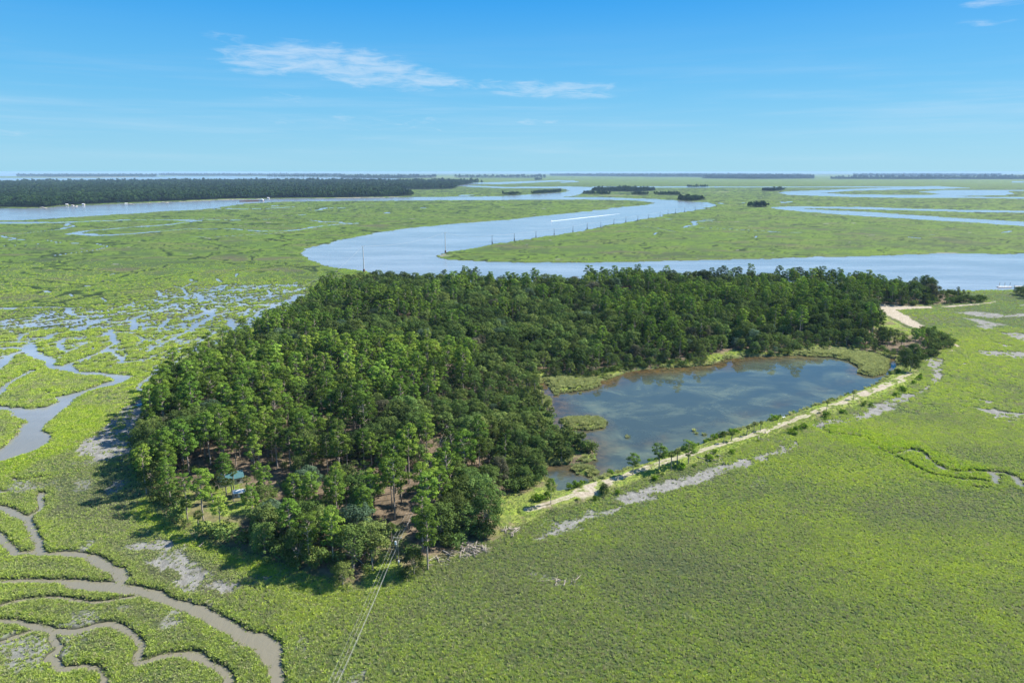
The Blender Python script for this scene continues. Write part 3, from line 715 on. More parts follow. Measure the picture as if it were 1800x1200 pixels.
def mat_tuft():
    m = bpy.data.materials.new('cordgrass_blades')
    m.use_nodes = True
    T = NT(m.node_tree)
    T.n.clear()
    out = T.new('ShaderNodeOutputMaterial')
    geo = T.new('ShaderNodeNewGeometry')
    pos = geo.outputs['Position']
    oi = T.new('ShaderNodeObjectInfo')
    lush = T.attr('lush', 'INSTANCER')
    rim = T.attr('rim', 'INSTANCER')
    fine = oi.outputs['Random']
    mid = T.noise(pos, .12, 4, .6)
    l = T.math('ADD', T.math('MULTIPLY', lush, .75), T.math('MULTIPLY', T.math('SUBTRACT', fine, .45), .75))
    l = T.math('ADD', l, T.math('MULTIPLY', T.math('SUBTRACT', mid, .5), .6))
    g = T.mix(T.ramp(l, .0, .62), (.33, .36, .17), (.39, .49, .12))
    g = T.mix(T.ramp(l, .45, 1.0), g, (.50, .59, .09))
    g = T.mix(T.math('MULTIPLY', rim, .9), g, T.mix(fine, (.30, .47, .05), (.52, .62, .055)))
    g = T.mix(T.ramp(T.math('FRACT', T.math('MULTIPLY', fine, 11.3)), .80, .95, 0, .75), g, (.42, .38, .24))
    d = T.new('ShaderNodeBsdfDiffuse')
    t = T.new('ShaderNodeBsdfTranslucent')
    T.link(g, d.inputs[0])
    T.link(g, t.inputs[0])
    mx = T.new('ShaderNodeMixShader')
    mx.inputs[0].default_value = .35
    T.link(d.outputs[0], mx.inputs[1])
    T.link(t.outputs[0], mx.inputs[2])
    T.link(mx.outputs[0], out.inputs[0])
    return m


M = {}
M['ground'] = mat_ground()
M['river'] = mat_river()
M['pond'] = mat_pond()
M['pine'] = mat_leaf('pine_needles', (.036, .064, .016), (.110, .182, .028), (.27, .375, .055), hue=.03, trans=.2)
M['oak'] = mat_leaf('broad_leaves', (.028, .048, .018), (.090, .138, .035), (.21, .275, .078), hue=.04, trans=.18)
M['silver'] = mat_leaf('silvery_leaves', (.05, .085, .05), (.09, .14, .08), (.17, .23, .14), hue=.01)
M['moss'] = mat_leaf('grey_moss', (.07, .075, .045), (.12, .12, .075), (.18, .175, .12), hue=.02)
M['palm'] = mat_leaf('palm_fronds', (.055, .085, .025), (.105, .15, .04), (.22, .24, .09))
M['shrub'] = mat_leaf('shrub_leaves', (.06, .11, .015), (.12, .21, .02), (.22, .32, .03))
M['far'] = mat_leaf('far_canopy', (.010, .024, .010), (.028, .058, .018), (.065, .115, .030), trans=.05, clump=.05)
M['bark'] = mat_plain('pine_bark', (.33, .28, .235), .9, .35, 2.0, .1)
M['palmbark'] = mat_plain('palm_trunk_fibre', (.25, .22, .18), .9, .3, 3.0, .1)
M['tuft'] = mat_tuft()
M['reed'] = mat_leaf('grey_green_reeds', (.20, .22, .10), (.32, .35, .14), (.46, .48, .22), trans=.35, clump=.8)
M['pole'] = mat_plain('weathered_pole', (.30, .26, .21), .85, .3, 1.5)
M['steel'] = mat_plain('pale_painted_steel', (.55, .52, .50), .5, .1, 1.0, .5)
M['darkpole'] = mat_plain('tarred_pole', (.07, .055, .045), .9, .3, 1.5)
M['cable'] = mat_plain('aluminium_cable', (.30, .30, .28), .6, .1, 1.0, .3)
M['white'] = mat_plain('white_paint', (.78, .78, .76), .5, .08)
M['teal'] = mat_plain('teal_metal_roof', (.05, .13, .14), .6, .15)
M['wall'] = mat_plain('weatherboard', (.42, .38, .32), .8, .15)
M['drift'] = mat_plain('bleached_driftwood', (.31, .27, .23), .9, .35, 1.2, .1)
M['rust'] = mat_plain('rusty_hull', (.16, .07, .055), .8, .3, .2)
M['dockwood'] = mat_plain('grey_dock_boards', (.38, .35, .31), .85, .25, 1.0)
M['glass'] = mat_plain('dark_window_glass', (.03, .04, .05), .1, .2, 1.0, .6)
M['foam'] = mat_plain('white_foam', (.75, .78, .8), .9, .15, .6)


# ------------------------------------------------------------------ mesh helpers
def mesh_np(name, V, F, mat, smooth_=False):
    """mesh from arrays: V (n,3), F (m,k) of one face size"""
    me = bpy.data.meshes.new(name)
    V = np.ascontiguousarray(V, np.float32)
    F = np.ascontiguousarray(F, np.int32)
    k = F.shape[1]
    me.vertices.add(len(V))
    me.vertices.foreach_set('co', V.ravel())
    me.loops.add(F.size)
    me.loops.foreach_set('vertex_index', F.ravel())
    me.polygons.add(len(F))
    me.polygons.foreach_set('loop_start', np.arange(0, F.size, k, dtype=np.int32))
    if smooth_:
        me.polygons.foreach_set('use_smooth', np.ones(len(F), bool))
    me.update(calc_edges=True)
    if mat:
        me.materials.append(mat)
    return me


def link(name, me, parent=None, loc=None, rot=None, scale=None):
    o = bpy.data.objects.new(name, me)
    C.collection.objects.link(o)
    if parent is not None:
        o.parent = parent
    if loc is not None:
        o.location = loc
    if rot is not None:
        o.rotation_euler = rot
    if scale is not None:
        o.scale = scale
    return o


def tag(o, label=None, cat=None, group=None, kind=None):
    if label:
        o['label'] = label
    if cat:
        o['category'] = cat
    if group:
        o['group'] = group
    if kind:
        o['kind'] = kind
    return o


class MB:
    def __init__(self):
        self.v, self.f = [], []

    def add(self, vs, fs):
        n = len(self.v)
        self.v += [tuple(map(float, p)) for p in vs]
        self.f += [tuple(i + n for i in f) for f in fs]

    def tube(self, pts, rad, n=6, cap=True):
        pts = [Vector(p) for p in pts]
        rings = []
        for i, p in enumerate(pts):
            d = (pts[min(i + 1, len(pts) - 1)] - pts[max(i - 1, 0)]).normalized()
            a = d.cross(Vector((0, 0, 1)) if abs(d.z) < .9 else Vector((1, 0, 0))).normalized()
            b = d.cross(a)
            r = rad[i] if isinstance(rad, (list, tuple)) else rad
            rings.append([p + (a * math.cos(2 * math.pi * j / n) + b * math.sin(2 * math.pi * j / n)) * r for j in range(n)])
        vs = [q for r_ in rings for q in r_]
        fs = [(i * n + j, i * n + (j + 1) % n, (i + 1) * n + (j + 1) % n, (i + 1) * n + j) for i in range(len(pts) - 1) for j in range(n)]
        if cap:
            fs.append(tuple(range(n))[::-1])
            fs.append(tuple((len(pts) - 1) * n + j for j in range(n)))
        self.add(vs, fs)

    def box(self, c, s, rz=0, taper=1.0):
        cx, cy, cz = c
        hx, hy, hz = s[0] / 2, s[1] / 2, s[2] / 2
        vs = []
        for sz in (-1, 1):
            t = taper if sz > 0 else 1
            for sx, sy in ((-1, -1), (1, -1), (1, 1), (-1, 1)):
                x, y = sx * hx * t, sy * hy * t
                vs.append((cx + x * math.cos(rz) - y * math.sin(rz), cy + x * math.sin(rz) + y * math.cos(rz), cz + sz * hz))
        self.add(vs, [(3, 2, 1, 0), (4, 5, 6, 7), (0, 1, 5, 4), (1, 2, 6, 5), (2, 3, 7, 6), (3, 0, 4, 7)])

    def mesh(self, name, mat, smooth_=False):
        me = bpy.data.meshes.new(name)
        me.from_pydata(self.v, [], self.f)
        if smooth_:
            me.polygons.foreach_set('use_smooth', [True] * len(me.polygons))
        me.update()
        me.materials.append(mat)
        return me

    def build(self, name, mat, parent=None, loc=None, rot=None, smooth_=False):
        return link(name, self.mesh(name, mat, smooth_), parent, loc, rot)


# ------------------------------------------------------------------ land
def fan_grid():
    """a sheet of land, finer close by: rows by distance, columns by bearing"""
    rows = np.concatenate([np.arange(305.1, 330, .5), np.arange(330, 420, .65), np.arange(420, 1240, 1.25), np.array([1300, 1450, 1700, 2100])])[::-1]
    a = (rows - 600) / FPX
    dist = H * (_cp - a * _sp) / (_sp + a * _cp)
    tan0 = 1 / FPX
    fine = np.arange(-960, 961, 1.75)
    coarse = np.cumsum(np.linspace(6, 60, 26))
    cols = np.concatenate([-960 - coarse[::-1], fine, 960 + coarse]) * tan0
    depth = dist * _cp + H * _sp          # along the view axis
    X = depth[:, None] * cols[None, :]
    Y = np.repeat(dist[:, None], len(cols), 1)
    return X, Y


GX, GY = fan_grid()
shape = GX.shape
Fd = fields(GX.ravel(), GY.ravel())
V = np.stack([GX.ravel(), GY.ravel(), Fd['z']], 1)
nr, nc = shape
idx = np.arange(nr * nc).reshape(shape)
Fq = np.stack([idx[:-1, :-1], idx[:-1, 1:], idx[1:, 1:], idx[1:, :-1]], -1).reshape(-1, 4)


def fm(a):
    return a[Fq].mean(1)


cls = np.zeros(len(Fq), np.int8)                    # 0 marsh
cls[fm(Fd['floor']) > .5] = 2                       # island ground
cls[(fm(Fd['mud']) > .5) & (cls == 0)] = 1          # mudflat
sa = fm(Fd['sand'])
cy = V[Fq[:, 0], 1]
cls[(sa > .5) & (fm(Fd['dike']) < 14)] = 3          # dike path
cls[(sa > .5) & (fm(Fd['dike']) >= 14)] = 4         # beach
cls[(fm(Fd['z']) < -.05) & (fm(Fd['dw']) < 0)] = 5  # river bed
for k, nm in enumerate(['marsh', 'mudflat', 'island_ground', 'sand_path', 'sand_beach', 'river_bed']):
    f = Fq[cls == k]
    if not len(f):
        continue
    used, inv = np.unique(f, return_inverse=True)
    me = mesh_np(nm, V[used], inv.reshape(f.shape), M['ground'])
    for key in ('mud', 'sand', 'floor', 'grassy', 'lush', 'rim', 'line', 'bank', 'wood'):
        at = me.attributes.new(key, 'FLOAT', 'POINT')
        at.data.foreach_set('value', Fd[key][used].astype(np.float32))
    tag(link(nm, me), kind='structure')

# river: one sheet of water at sea level; graded so that far off it stays fine
rx = 60000.0
me = mesh_np('river', np.array([(-rx, 60, 0), (rx, 60, 0), (rx, 39500, 0), (-rx, 39500, 0)]), np.array([(0, 1, 2, 3)]), M['river'])
tag(link('river', me), kind='structure')

# pond: its own level behind the dike
px0, py0 = gPOND.min(0) - 4
px1, py1 = gPOND.max(0) + 4
st = 2.5
gx, gy = np.meshgrid(np.arange(px0, px1, st), np.arange(py0, py1, st), indexing='ij')
dp = sdf(gx.ravel(), gy.ravel(), gPOND, 60)
isl = np.full(dp.shape, 60.0)
for p in gISLE:
    np.minimum(isl, sdf(gx.ravel(), gy.ravel(), p, 60), out=isl)
ii = np.arange(gx.size).reshape(gx.shape)
fq = np.stack([ii[:-1, :-1], ii[1:, :-1], ii[1:, 1:], ii[:-1, 1:]], -1).reshape(-1, 4)
fq = fq[(dp[fq].min(1) < 1.5)]
used, inv = np.unique(fq, return_inverse=True)
pv = np.stack([gx.ravel(), gy.ravel(), np.full(gx.size, POND_Z)], 1)
me = mesh_np('pond', pv[used], inv.reshape(fq.shape), M['pond'])
sh = smooth(dp, -20 + 0 * dp, -1) * (1 - smooth(seg_dist(gx.ravel(), gy.ravel(), gDIKE, False), 30, 12))
sh = np.maximum(sh, smooth(isl, 9, 1) * .5)
sh = np.clip(sh + .25 * fbm(gx.ravel() / 12, gy.ravel() / 12, 7, 3) * (sh > .05), 0, 1)
at = me.attributes.new('shallow', 'FLOAT', 'POINT')
at.data.foreach_set('value', sh[used].astype(np.float32))
tag(link('pond', me), kind='structure')


def ground_z(x, y):
    return fields(np.atleast_1d(np.asarray(x, float)), np.atleast_1d(np.asarray(y, float)))['z']


# ------------------------------------------------------------------ plants: one of each kind, built once
def leafs(rng, centers, radii, n_each, size, squash=.8, up=.35, jit=.8, fill=.35):
    """leaf sprays over the shells of clumps"""
    Vs = []
    for (c, r, n) in zip(centers, radii, n_each):
        d = rng.normal(size=(n, 3))
        d /= np.linalg.norm(d, axis=1)[:, None]
        d[:, 2] = np.where(rng.random(n) < .7, np.abs(d[:, 2]), d[:, 2])
        rr = r * (1 - fill * rng.random(n) ** 1.5)
        p = c + d * rr[:, None] * np.array([1, 1, squash])
        nrm = d + np.array([0, 0, up]) + rng.normal(size=(n, 3)) * jit * .5
        nrm /= np.linalg.norm(nrm, axis=1)[:, None]
        t = np.cross(nrm, rng.normal(size=(n, 3)))
        t /= np.linalg.norm(t, axis=1)[:, None] + 1e-9
        b = np.cross(nrm, t)
        s = size * (.6 + .8 * rng.random(n))[:, None]
        w = s * (.45 + .35 * rng.random(n))[:, None]
        Vs.append(np.stack([p - t * s * .5, p + b * w * .5, p + t * s * .5, p - b * w * .5], 1))
    V_ = np.concatenate(Vs).reshape(-1, 3)
    F_ = np.arange(len(V_)).reshape(-1, 4)
    return V_, F_


def proto_pine(seed, h=18.0):
    rng = np.random.default_rng(seed)
    base = h * rng.uniform(.42, .52)
    R = rng.uniform(3.6, 4.6)
    cen, rad, cnt = [], [], []
    tb = MB()
    lean = rng.normal(size=2) * .35
    axis = lambda t: np.array([lean[0] * t * t, lean[1] * t * t, t * (h - .8)])
    tb.tube([axis(t) for t in (0, .25, .5, .75, 1)], [.27, .22, .18, .12, .04], 6)
    nb = rng.integers(24, 32)
    for i in range(nb):
        q = (i + .5) / nb
        z = base + (h - base) * q
        prof = math.sqrt(max(.03, 1 - ((q - .38) / .66) ** 2)) * R * rng.uniform(.6, 1.08)
        a = i * 2.399 + rng.normal() * .4
        p0 = axis((z - 1.0) / (h - .8))
        p1 = p0 + np.array([math.cos(a) * prof * .8, math.sin(a) * prof * .8, 1.1 + rng.uniform(-.3, .6)])
        tb.tube([p0, (p0 + p1) / 2 + [0, 0, -.1], p1], [.09, .06, .02], 3, False)
        r = rng.uniform(.75, 1.35)
        cen.append(p1)
        rad.append(r)
        cnt.append(int(64 * r * r))
        if prof > 2 and rng.random() < .6:
            pm = p0 + (p1 - p0) * .55 + rng.normal(size=3) * .3
            cen.append(pm)
            rad.append(r * .75)
            cnt.append(int(26 * r * r))
    cen.append(axis(1.0) + [0, 0, .2])
    rad.append(1.2)
    cnt.append(55)
    for i in range(int(rng.integers(1, 4))):            # a dead stub or two below the crown
        a = rng.uniform(0, 6.28)
        z = base * rng.uniform(.6, .95)
        p0 = axis(z / (h - .8))
        tb.tube([p0, p0 + np.array([math.cos(a) * 1.3, math.sin(a) * 1.3, .3])], [.05, .015], 3, False)
    Vl, Fl = leafs(rng, cen, rad, cnt, .5, .6, .5, .6, .25)
    return mesh_np('pine_crown', Vl, Fl, M['pine']), tb.mesh('pine_trunk', M['bark'])


def proto_oak(seed, h=12.5, mat='oak', R=4.6, low=.22):
    rng = np.random.default_rng(seed)
    tb = MB()
    cen, rad, cnt = [], [], []
    fork = h * .28
    tb.tube([(0, 0, -.2), (.1, 0, fork * .5), (0, .1, fork)], [.42, .34, .28], 7)
    n = 46
    ph = rng.uniform(0, 6.28, 4)
    for i in range(n):
        q = (i + .5) / n
        cz = q ** .75
        a = i * 2.399 + rng.normal() * .3
        lob = 1 + .22 * math.sin(2 * a + ph[0]) + .15 * math.sin(3 * a + ph[1])
        rr = R * lob * math.sqrt(max(.02, 1 - (cz * 1.05 - .1) ** 2)) * rng.uniform(.72, 1.0)
        p = np.array([math.cos(a) * rr, math.sin(a) * rr, h * low + (h * (1 - low) - 1.2) * cz + rng.normal() * .4])
        r = rng.uniform(.95, 1.8)
        cen.append(p)
        rad.append(r)
        cnt.append(int(40 * r * r))
        if i % 3 == 0:
            tb.tube([(0, 0, fork), tuple(p * .5 + np.array([0, 0, fork * .5 + .4])), tuple(p)], [.17, .1, .03], 4, False)
    for i in range(6):
        p = np.array([rng.normal() * R * .35, rng.normal() * R * .35, h * rng.uniform(.5, .9)])
        cen.append(p)
        rad.append(1.8)
        cnt.append(60)
    Vl, Fl = leafs(rng, cen, rad, cnt, .5, .75, .35, .65, .25)
    return mesh_np('oak_crown', Vl, Fl, M[mat]), tb.mesh('oak_trunk', M['bark'])


def proto_palm(seed, h=6.5):
    rng = np.random.default_rng(seed)
    tb = MB()
    lean = rng.normal(size=2) * .5
    top = np.array([lean[0], lean[1], h])
    tb.tube([(0, 0, -.2), tuple(top * .5 + [lean[0] * -.1, 0, 0]), tuple(top)], [.24, .2, .22], 7)
    fb = MB()
    for i in range(30):
        a = i * 2.399
        el = 1.35 - 2.0 * (i / 30.0) + rng.normal() * .12
        L = rng.uniform(1.3, 1.8)
        d = np.array([math.cos(a) * math.cos(el), math.sin(a) * math.cos(el), math.sin(el)])
        side = np.array([-math.sin(a), math.cos(a), 0])
        hub = top + d * L * .5
        nseg = 7
        tips = []
        for k in range(nseg):
            t = (k / (nseg - 1) - .5) * 2.3
            tip = hub + (d * math.cos(t) + side * math.sin(t)) * L * .62 * rng.uniform(.85, 1.1) + np.array([0, 0, -.35 * L * .6])
            tips.append(tip)
        for k in range(nseg):
            w = (tips[min(k + 1, nseg - 1)] - tips[max(k - 1, 0)]) * .2
            mid_ = (hub + tips[k]) / 2 + [0, 0, .1]
            fb.add([hub, mid_ - w, tips[k], mid_ + w], [(0, 1, 2, 3)])
        fb.add([top, hub + side * .04, hub - side * .04], [(0, 1, 2)])
    return fb.mesh('palm_crown', M['palm']), tb.mesh('palm_stem', M['palmbark'])


def proto_shrub(seed, mat='shrub', R=1.2, h=1.6):
    rng = np.random.default_rng(seed)
    cen, rad, cnt = [], [], []
    for i in range(8):
        cen.append(np.array([rng.normal() * R * .45, rng.normal() * R * .45, h * rng.uniform(.3, .75)]))
        rad.append(R * rng.uniform(.4, .62))
        cnt.append(40)
    Vl, Fl = leafs(rng, cen, rad, cnt, .36, .9, .3, 1.0)
    return mesh_np('shrub_leaves', Vl, Fl, M[mat])


def proto_tuft(seed, hgt=.8, spread=.45, n=12, width=.11, mat='tuft'):
    rng = np.random.default_rng(seed)
    Vv, Ff = [], []
    for i in range(n):
        a = rng.uniform(0, 6.283)
        r = spread * math.sqrt(rng.random())
        x, y = r * math.cos(a), r * math.sin(a)
        hh = hgt * rng.uniform(.6, 1.1)
        la = rng.uniform(0, 6.283)
        ln = hh * rng.uniform(.35, 1.0)
        wa = rng.uniform(0, 3.14)
        wx_, wy_ = math.cos(wa) * width, math.sin(wa) * width
        k = len(Vv)
        Vv += [(x - wx_, y - wy_, -.1), (x + wx_, y + wy_, -.1), (x + wx_ * .8 + ln * .4 * math.cos(la), y + wy_ * .8 + ln * .4 * math.sin(la), hh * .6), (x + ln * math.cos(la), y + ln * math.sin(la), hh)]
        Ff += [(k, k + 1, k + 2, k + 3)]
    return mesh_np('grass_blades', np.array(Vv), np.array(Ff), M[mat])


def proto_canopy(seed):
    """one rough tree crown, for woods a few kilometres off"""
    rng = np.random.default_rng(seed)
    cen = [np.array([rng.normal() * 2.2, rng.normal() * 2.2, 11 + rng.normal() * 2.2]) for _ in range(9)]
    rad = [rng.uniform(2.6, 3.8) for _ in cen]
    Vl, Fl = leafs(rng, cen, rad, [20] * 9, 2.9, .9, .3, .9)
    return mesh_np('distant_crown', Vl, Fl, M['far'])


PINES = [proto_pine(100 + i) for i in range(7)]
OAKS = [proto_oak(200 + i, 12.0 + .5 * i, 'oak', 4.7 + .25 * i, .12) for i in range(5)] + [proto_oak(240, 13, 'silver', 5.0), proto_oak(250, 13, 'moss', 4.4)]
PALMS = [proto_palm(300 + i, 5.5 + i * .8) for i in range(4)]
SHRUBS = [proto_shrub(400 + i) for i in range(3)]
SHRUBS_D = [proto_shrub(410 + i, 'oak', 1.6, 2.3) for i in range(2)]


def tree(name, proto, x, y, z, s, rot, label, cat, group, sz=None):
    e = bpy.data.objects.new(name, None)
    e.empty_display_size = .5
    C.collection.objects.link(e)
    e.location = (x, y, z - .1)
    e.rotation_euler = (0, 0, rot)
    e.scale = (s, s, s * (sz or 1))
    link('crown', proto[0], e)
    link('trunk', proto[1], e)
    tag(e, label, cat, group)
    return e


rng = np.random.default_rng(5)
# forest stand: one tree site every few metres of the island
bx0, by0 = gUP.min(0)
bx1, by1 = gUP.max(0)
SP = 6.7
sx, sy = np.meshgrid(np.arange(bx0, bx1, SP), np.arange(by0, by1, SP), indexing='ij')
sx = (sx + (np.arange(sx.shape[1]) % 2)[None, :] * SP * .5).ravel()
sy = sy.ravel()
sx = sx + rng.uniform(-1.9, 1.9, sx.size)
sy = sy + rng.uniform(-1.9, 1.9, sy.size)
dU = -sdf(sx, sy, gUP, 60)
dP = sdf(sx, sy, gPOND, 60)
dK = seg_dist(sx, sy, gDIKE, False)
u0_ = 900 + FPX * sx / (sy * _cp + H * _sp)
keep = (dU > 2.2) & (dP > 3.0) & (dK > 15)
for p in gCLEAR:
    keep &= sdf(sx, sy, p, 30) > 2.0
keep &= seg_dist(sx, sy, gCORR, False) > 3.4
gBAND = GP([(300, 842), (420, 826), (560, 852), (700, 850), (705, 878), (560, 884), (430, 862), (310, 868)])
keep &= ~(inside(sx, sy, gBAND) & (rng.random(sx.size) < .75))
# east side below the beach and the strip toward the far right: thin belts
keep &= ~((rng.random(sx.size) < .5) & (u0_ > 1590) & (sy > 480)) & ~((u0_ > 1640) & (sy > 420))
east = GP([(1490, 700), (1480, 620), (1545, 610), (1560, 590), (1690, 590), (1690, 700)])
keep &= ~(inside(sx, sy, east) & (rng.random(sx.size) < .35))
sx, sy, dU, dP = sx[keep], sy[keep], dU[keep], dP[keep]
D = np.hypot(sx, sy)
mixn = fbm(sx / 45, sy / 45, 501, 3)
u_img = 900 + FPX * sx / (sy * _cp + H * _sp)
# pines to the west and along the rims, broadleaf nearer the pond and in the middle
bias = np.where((D < 420) & (sx < G(800, 800)[0]), .45, -.22)
frontoak = inside(sx, sy, GP([(395, 985), (440, 890), (520, 850), (640, 890), (660, 960), (650, 1055), (560, 1040), (470, 1000)]))
pondside = dP < 24
is_pine = (mixn + bias + rng.normal(size=sx.size) * .25) > 0
is_pine &= ~(frontoak & (rng.random(sx.size) < .7))
is_pine &= ~(pondside & (rng.random(sx.size) < .6))
z_ = ground_z(sx, sy)
site = np.stack([sx, sy, z_], 1)
scale = np.where(is_pine, rng.uniform(.66, 1.18, sx.size), rng.uniform(.58, 1.2, sx.size))
scale = np.where(frontoak & ~is_pine, scale * 1.08, scale)
scale *= np.where(dU < 6, .88, 1) * np.where(pondside, .78, 1)
scale *= 1 + .16 * fbm(sx / 30, sy / 30, 503, 2)
scale *= np.where(dP < 12, .75, 1) * np.where(inside(sx, sy, east), .6, 1) * np.where(inside(sx, sy, GP([(930, 700), (1000, 730), (1080, 790), (1060, 830), (950, 835), (960, 770)])), .62, 1)
var = np.where(is_pine, rng.integers(0, 7, sx.size), rng.choice([0, 1, 2, 3, 4] * 9 + [5, 6], sx.size))
rotz = rng.uniform(0, 6.283, sx.size)
print('tree sites', sx.size, 'pines', is_pine.sum())

# silhouettes matter most where they stand before other things: rank by closeness
order = np.argsort(D)
pine_i = [i for i in order if is_pine[i]]
oak_i = [i for i in order if not is_pine[i]]
LAND = [('the cabin lawn', G(375, 905)), ('the near tree cut', G(735, 890)), ('the left mudflat', G(240, 780)), ('the driftwood heap', G(825, 965)), ("the island's near tip", G(600, 1020)), ('the round reed islet', G(980, 760)),
        ('the start of the dike path', G(915, 900)), ('the sunny palm yard', G(420, 660)), ('the middle of the near stand', G(530, 800)), ("the pond's brown corner", G(940, 815)), ("the pond's narrow tongue", G(860, 715)), ('the flooded flats', G(450, 610)),
        ('the cabin', G(400, 835)), ('the wood left of the pond', G(760, 680)), ('the inner end of the cables', G(790, 760)), ('the left rim of the wood', G(300, 720)), ('the far side of the near stand', G(600, 700)), ('the slope left of the cut', G(640, 880)), ('the thick wood right of the cut', G(850, 850)), ('the left end of the pond marsh', G(945, 685)), ('the low peninsula in the pond', G(1020, 795)), ('the slope above the tongue', G(820, 640)), ('the thick wood behind the cut', G(830, 790)), ('the wood far left of the tongue', G(700, 740))]
LP = np.array([p for _, p in LAND])


def size_word(s):
    return 'tall' if s > 1.0 else ('middling' if s > .88 else 'low')


def tree_label(kind, i):
    d = np.hypot(LP[:, 0] - sx[i], LP[:, 1] - sy[i])
    k = int(d.argmin())
    nm = LAND[k][0]
    ddx, ddy = sx[i] - LP[k, 0], sy[i] - LP[k, 1]
    prep = ('right of' if ddx > 0 else 'left of') if abs(ddx) > abs(ddy) else ('beyond' if ddy > 0 else 'in front of')
    if kind == 'pine':
        return f'{size_word(scale[i])} bare-trunked pine {prep} {nm}', f'{size_word(scale[i])} pines {prep} {nm}'
    col = {5: 'silvery', 6: 'grey moss-hung'}.get(int(var[i]), 'dark green')
    return f'{size_word(scale[i])} {col} broadleaf tree {prep} {nm}', f'{size_word(scale[i])} {col} trees {prep} {nm}'


def near_unique(kind, i, tab):
    """the one tree of its kind that stands closest to a landmark is named by it"""
    return tab.get(i)


uniq = {}
ORD = ['', 'second ', 'third ', 'fourth ', 'fifth ', 'sixth ', 'seventh ', 'eighth ']
for kind, lst in (('pine', pine_i[:300]), ('oak', oak_i[:300])):
    for nm, p in LAND:
        for q, j in enumerate(sorted(lst, key=lambda i: (sx[i] - p[0]) ** 2 + (sy[i] - p[1]) ** 2)[:8]):
            if j not in uniq:
                uniq[j] = f"{'bare-trunked pine' if kind == 'pine' else 'round broadleaf tree'}, {ORD[q]}closest of its kind to {nm}"
indiv = set()
for kind, lst in (('pine', pine_i[:300]), ('oak', oak_i[:300])):
    for i in lst:
        indiv.add(i)
        lab, grp = tree_label(kind, i)
        pr = PINES[var[i]] if kind == 'pine' else OAKS[var[i]]
        tree('pine_tree' if kind == 'pine' else 'oak_tree', pr, sx[i], sy[i], z_[i], scale[i], rotz[i], uniq.get(i, lab), 'pine' if kind == 'pine' else 'tree', grp)

# hand-set trees: (u, v of the foot, kind, height scale, label)
EDGE = [
    (358, 918, 'pine', .98, 'tall slender pine standing alone on the cabin lawn, long bare trunk'), (302, 893, 'pine', .82, 'bushy pine at the left of the cabin lawn beside the seaward slope'),
    (258, 868, 'pine', 1.0, 'leftmost tall pine at the corner of the island over its long shadow'), (389, 938, 'pine', .7, 'thin pine on the near edge of the cabin lawn'), (330, 900, 'pine', .72, 'slim forked pine in the middle of the cabin lawn'),
    (752, 1000, 'pine', 1.05, 'lone full-crowned pine right of the cable cut by the driftwood heap'), (728, 1008, 'oak', .62, 'small dark round tree at the foot of the lone pine by the driftwood'),
    (1115, 858, 'pine', .0, ''), (968, 890, 'pine', .52, 'small open pine standing by the bright start of the dike path'),
    (1112, 838, 'pine', .50, 'round-topped pine on the dike, leftmost of the three'), (1158, 828, 'pine', .60, 'round-topped pine on the dike, middle one of the three'), (1210, 815, 'pine', .58, 'broad pine on the dike, rightmost of the three'),
    (1062, 868, 'oak', .36, 'dark round bush-like tree beside the white sand of the dike path'), (1600, 655, 'oak', .8, 'large dark tree at the far end of the dike'), (1590, 640, 'oak', .75, 'dark tree at the corner where dike and wood meet'),
    (1605, 630, 'oak', .8, 'dark tree on the eastern point, left of the pale sand'), (1630, 615, 'oak', .62, 'round dark tree nearest the eastern beach'), (1645, 612, 'oak', .55, 'outermost small dark tree of the eastern point'),
    (655, 990, 'oak', .95, 'broad-leaved silvery tree by the cable cut'), (630, 960, 'silver', 1.05, 'large blue-green tree with silvery leaves left of the cable cut'),
    (1606, 518, 'pine', .85, 'flat-topped pine seen against the river, left of the far right pair'), (1618, 519, 'pine', .95, 'left of the two tall flat-topped pines against the river'), (1624, 520, 'pine', 1.0, 'right of the two tall flat-topped pines against the river'),
    (1578, 516, 'pine', .82, 'slim pine with a gap below its crown against the river'), (1040, 508, 'pine', 1.05, 'tall pine over the river at the middle of the far shore'), (1093, 508, 'pine', 1.1, 'highest pine on the far shore, in front of the river'),
    (1082, 508, 'pine', 1.0, 'slender pine just left of the highest one on the far shore')]
EDGE += [(868, 560, 'moss', 1.15, 'grey-brown moss-hung tree in the upper middle of the wood'), (847, 622, 'moss', .9, 'small grey-brown tree in the middle of the wood, nearer than the other'), (398, 868, 'pine', .8, 'pine standing right before the teal-roofed cabin'), (385, 862, 'oak', .5, 'small leafy tree at the left wall of the cabin')]
EDGE_XY = []
for u, v, kd, s, lab in EDGE:
    if s <= 0:
        continue
    x, y = G(u, v, .8)
    EDGE_XY.append((x, y))
    pr = PINES[rng.integers(0, 7)] if kd == 'pine' else OAKS[6] if kd == 'moss' else (OAKS[5] if kd == 'silver' else OAKS[rng.integers(0, 5)])
    low_ = kd == 'pine' and 'on the dike' in lab
    tree('pine_tree' if kd == 'pine' else 'oak_tree', pr, x, y, float(ground_z(x, y)[0]), s * (1.45 if low_ else 1), rng.uniform(0, 6.28), lab, 'pine' if kd == 'pine' else 'tree', None, .62 if low_ else None)

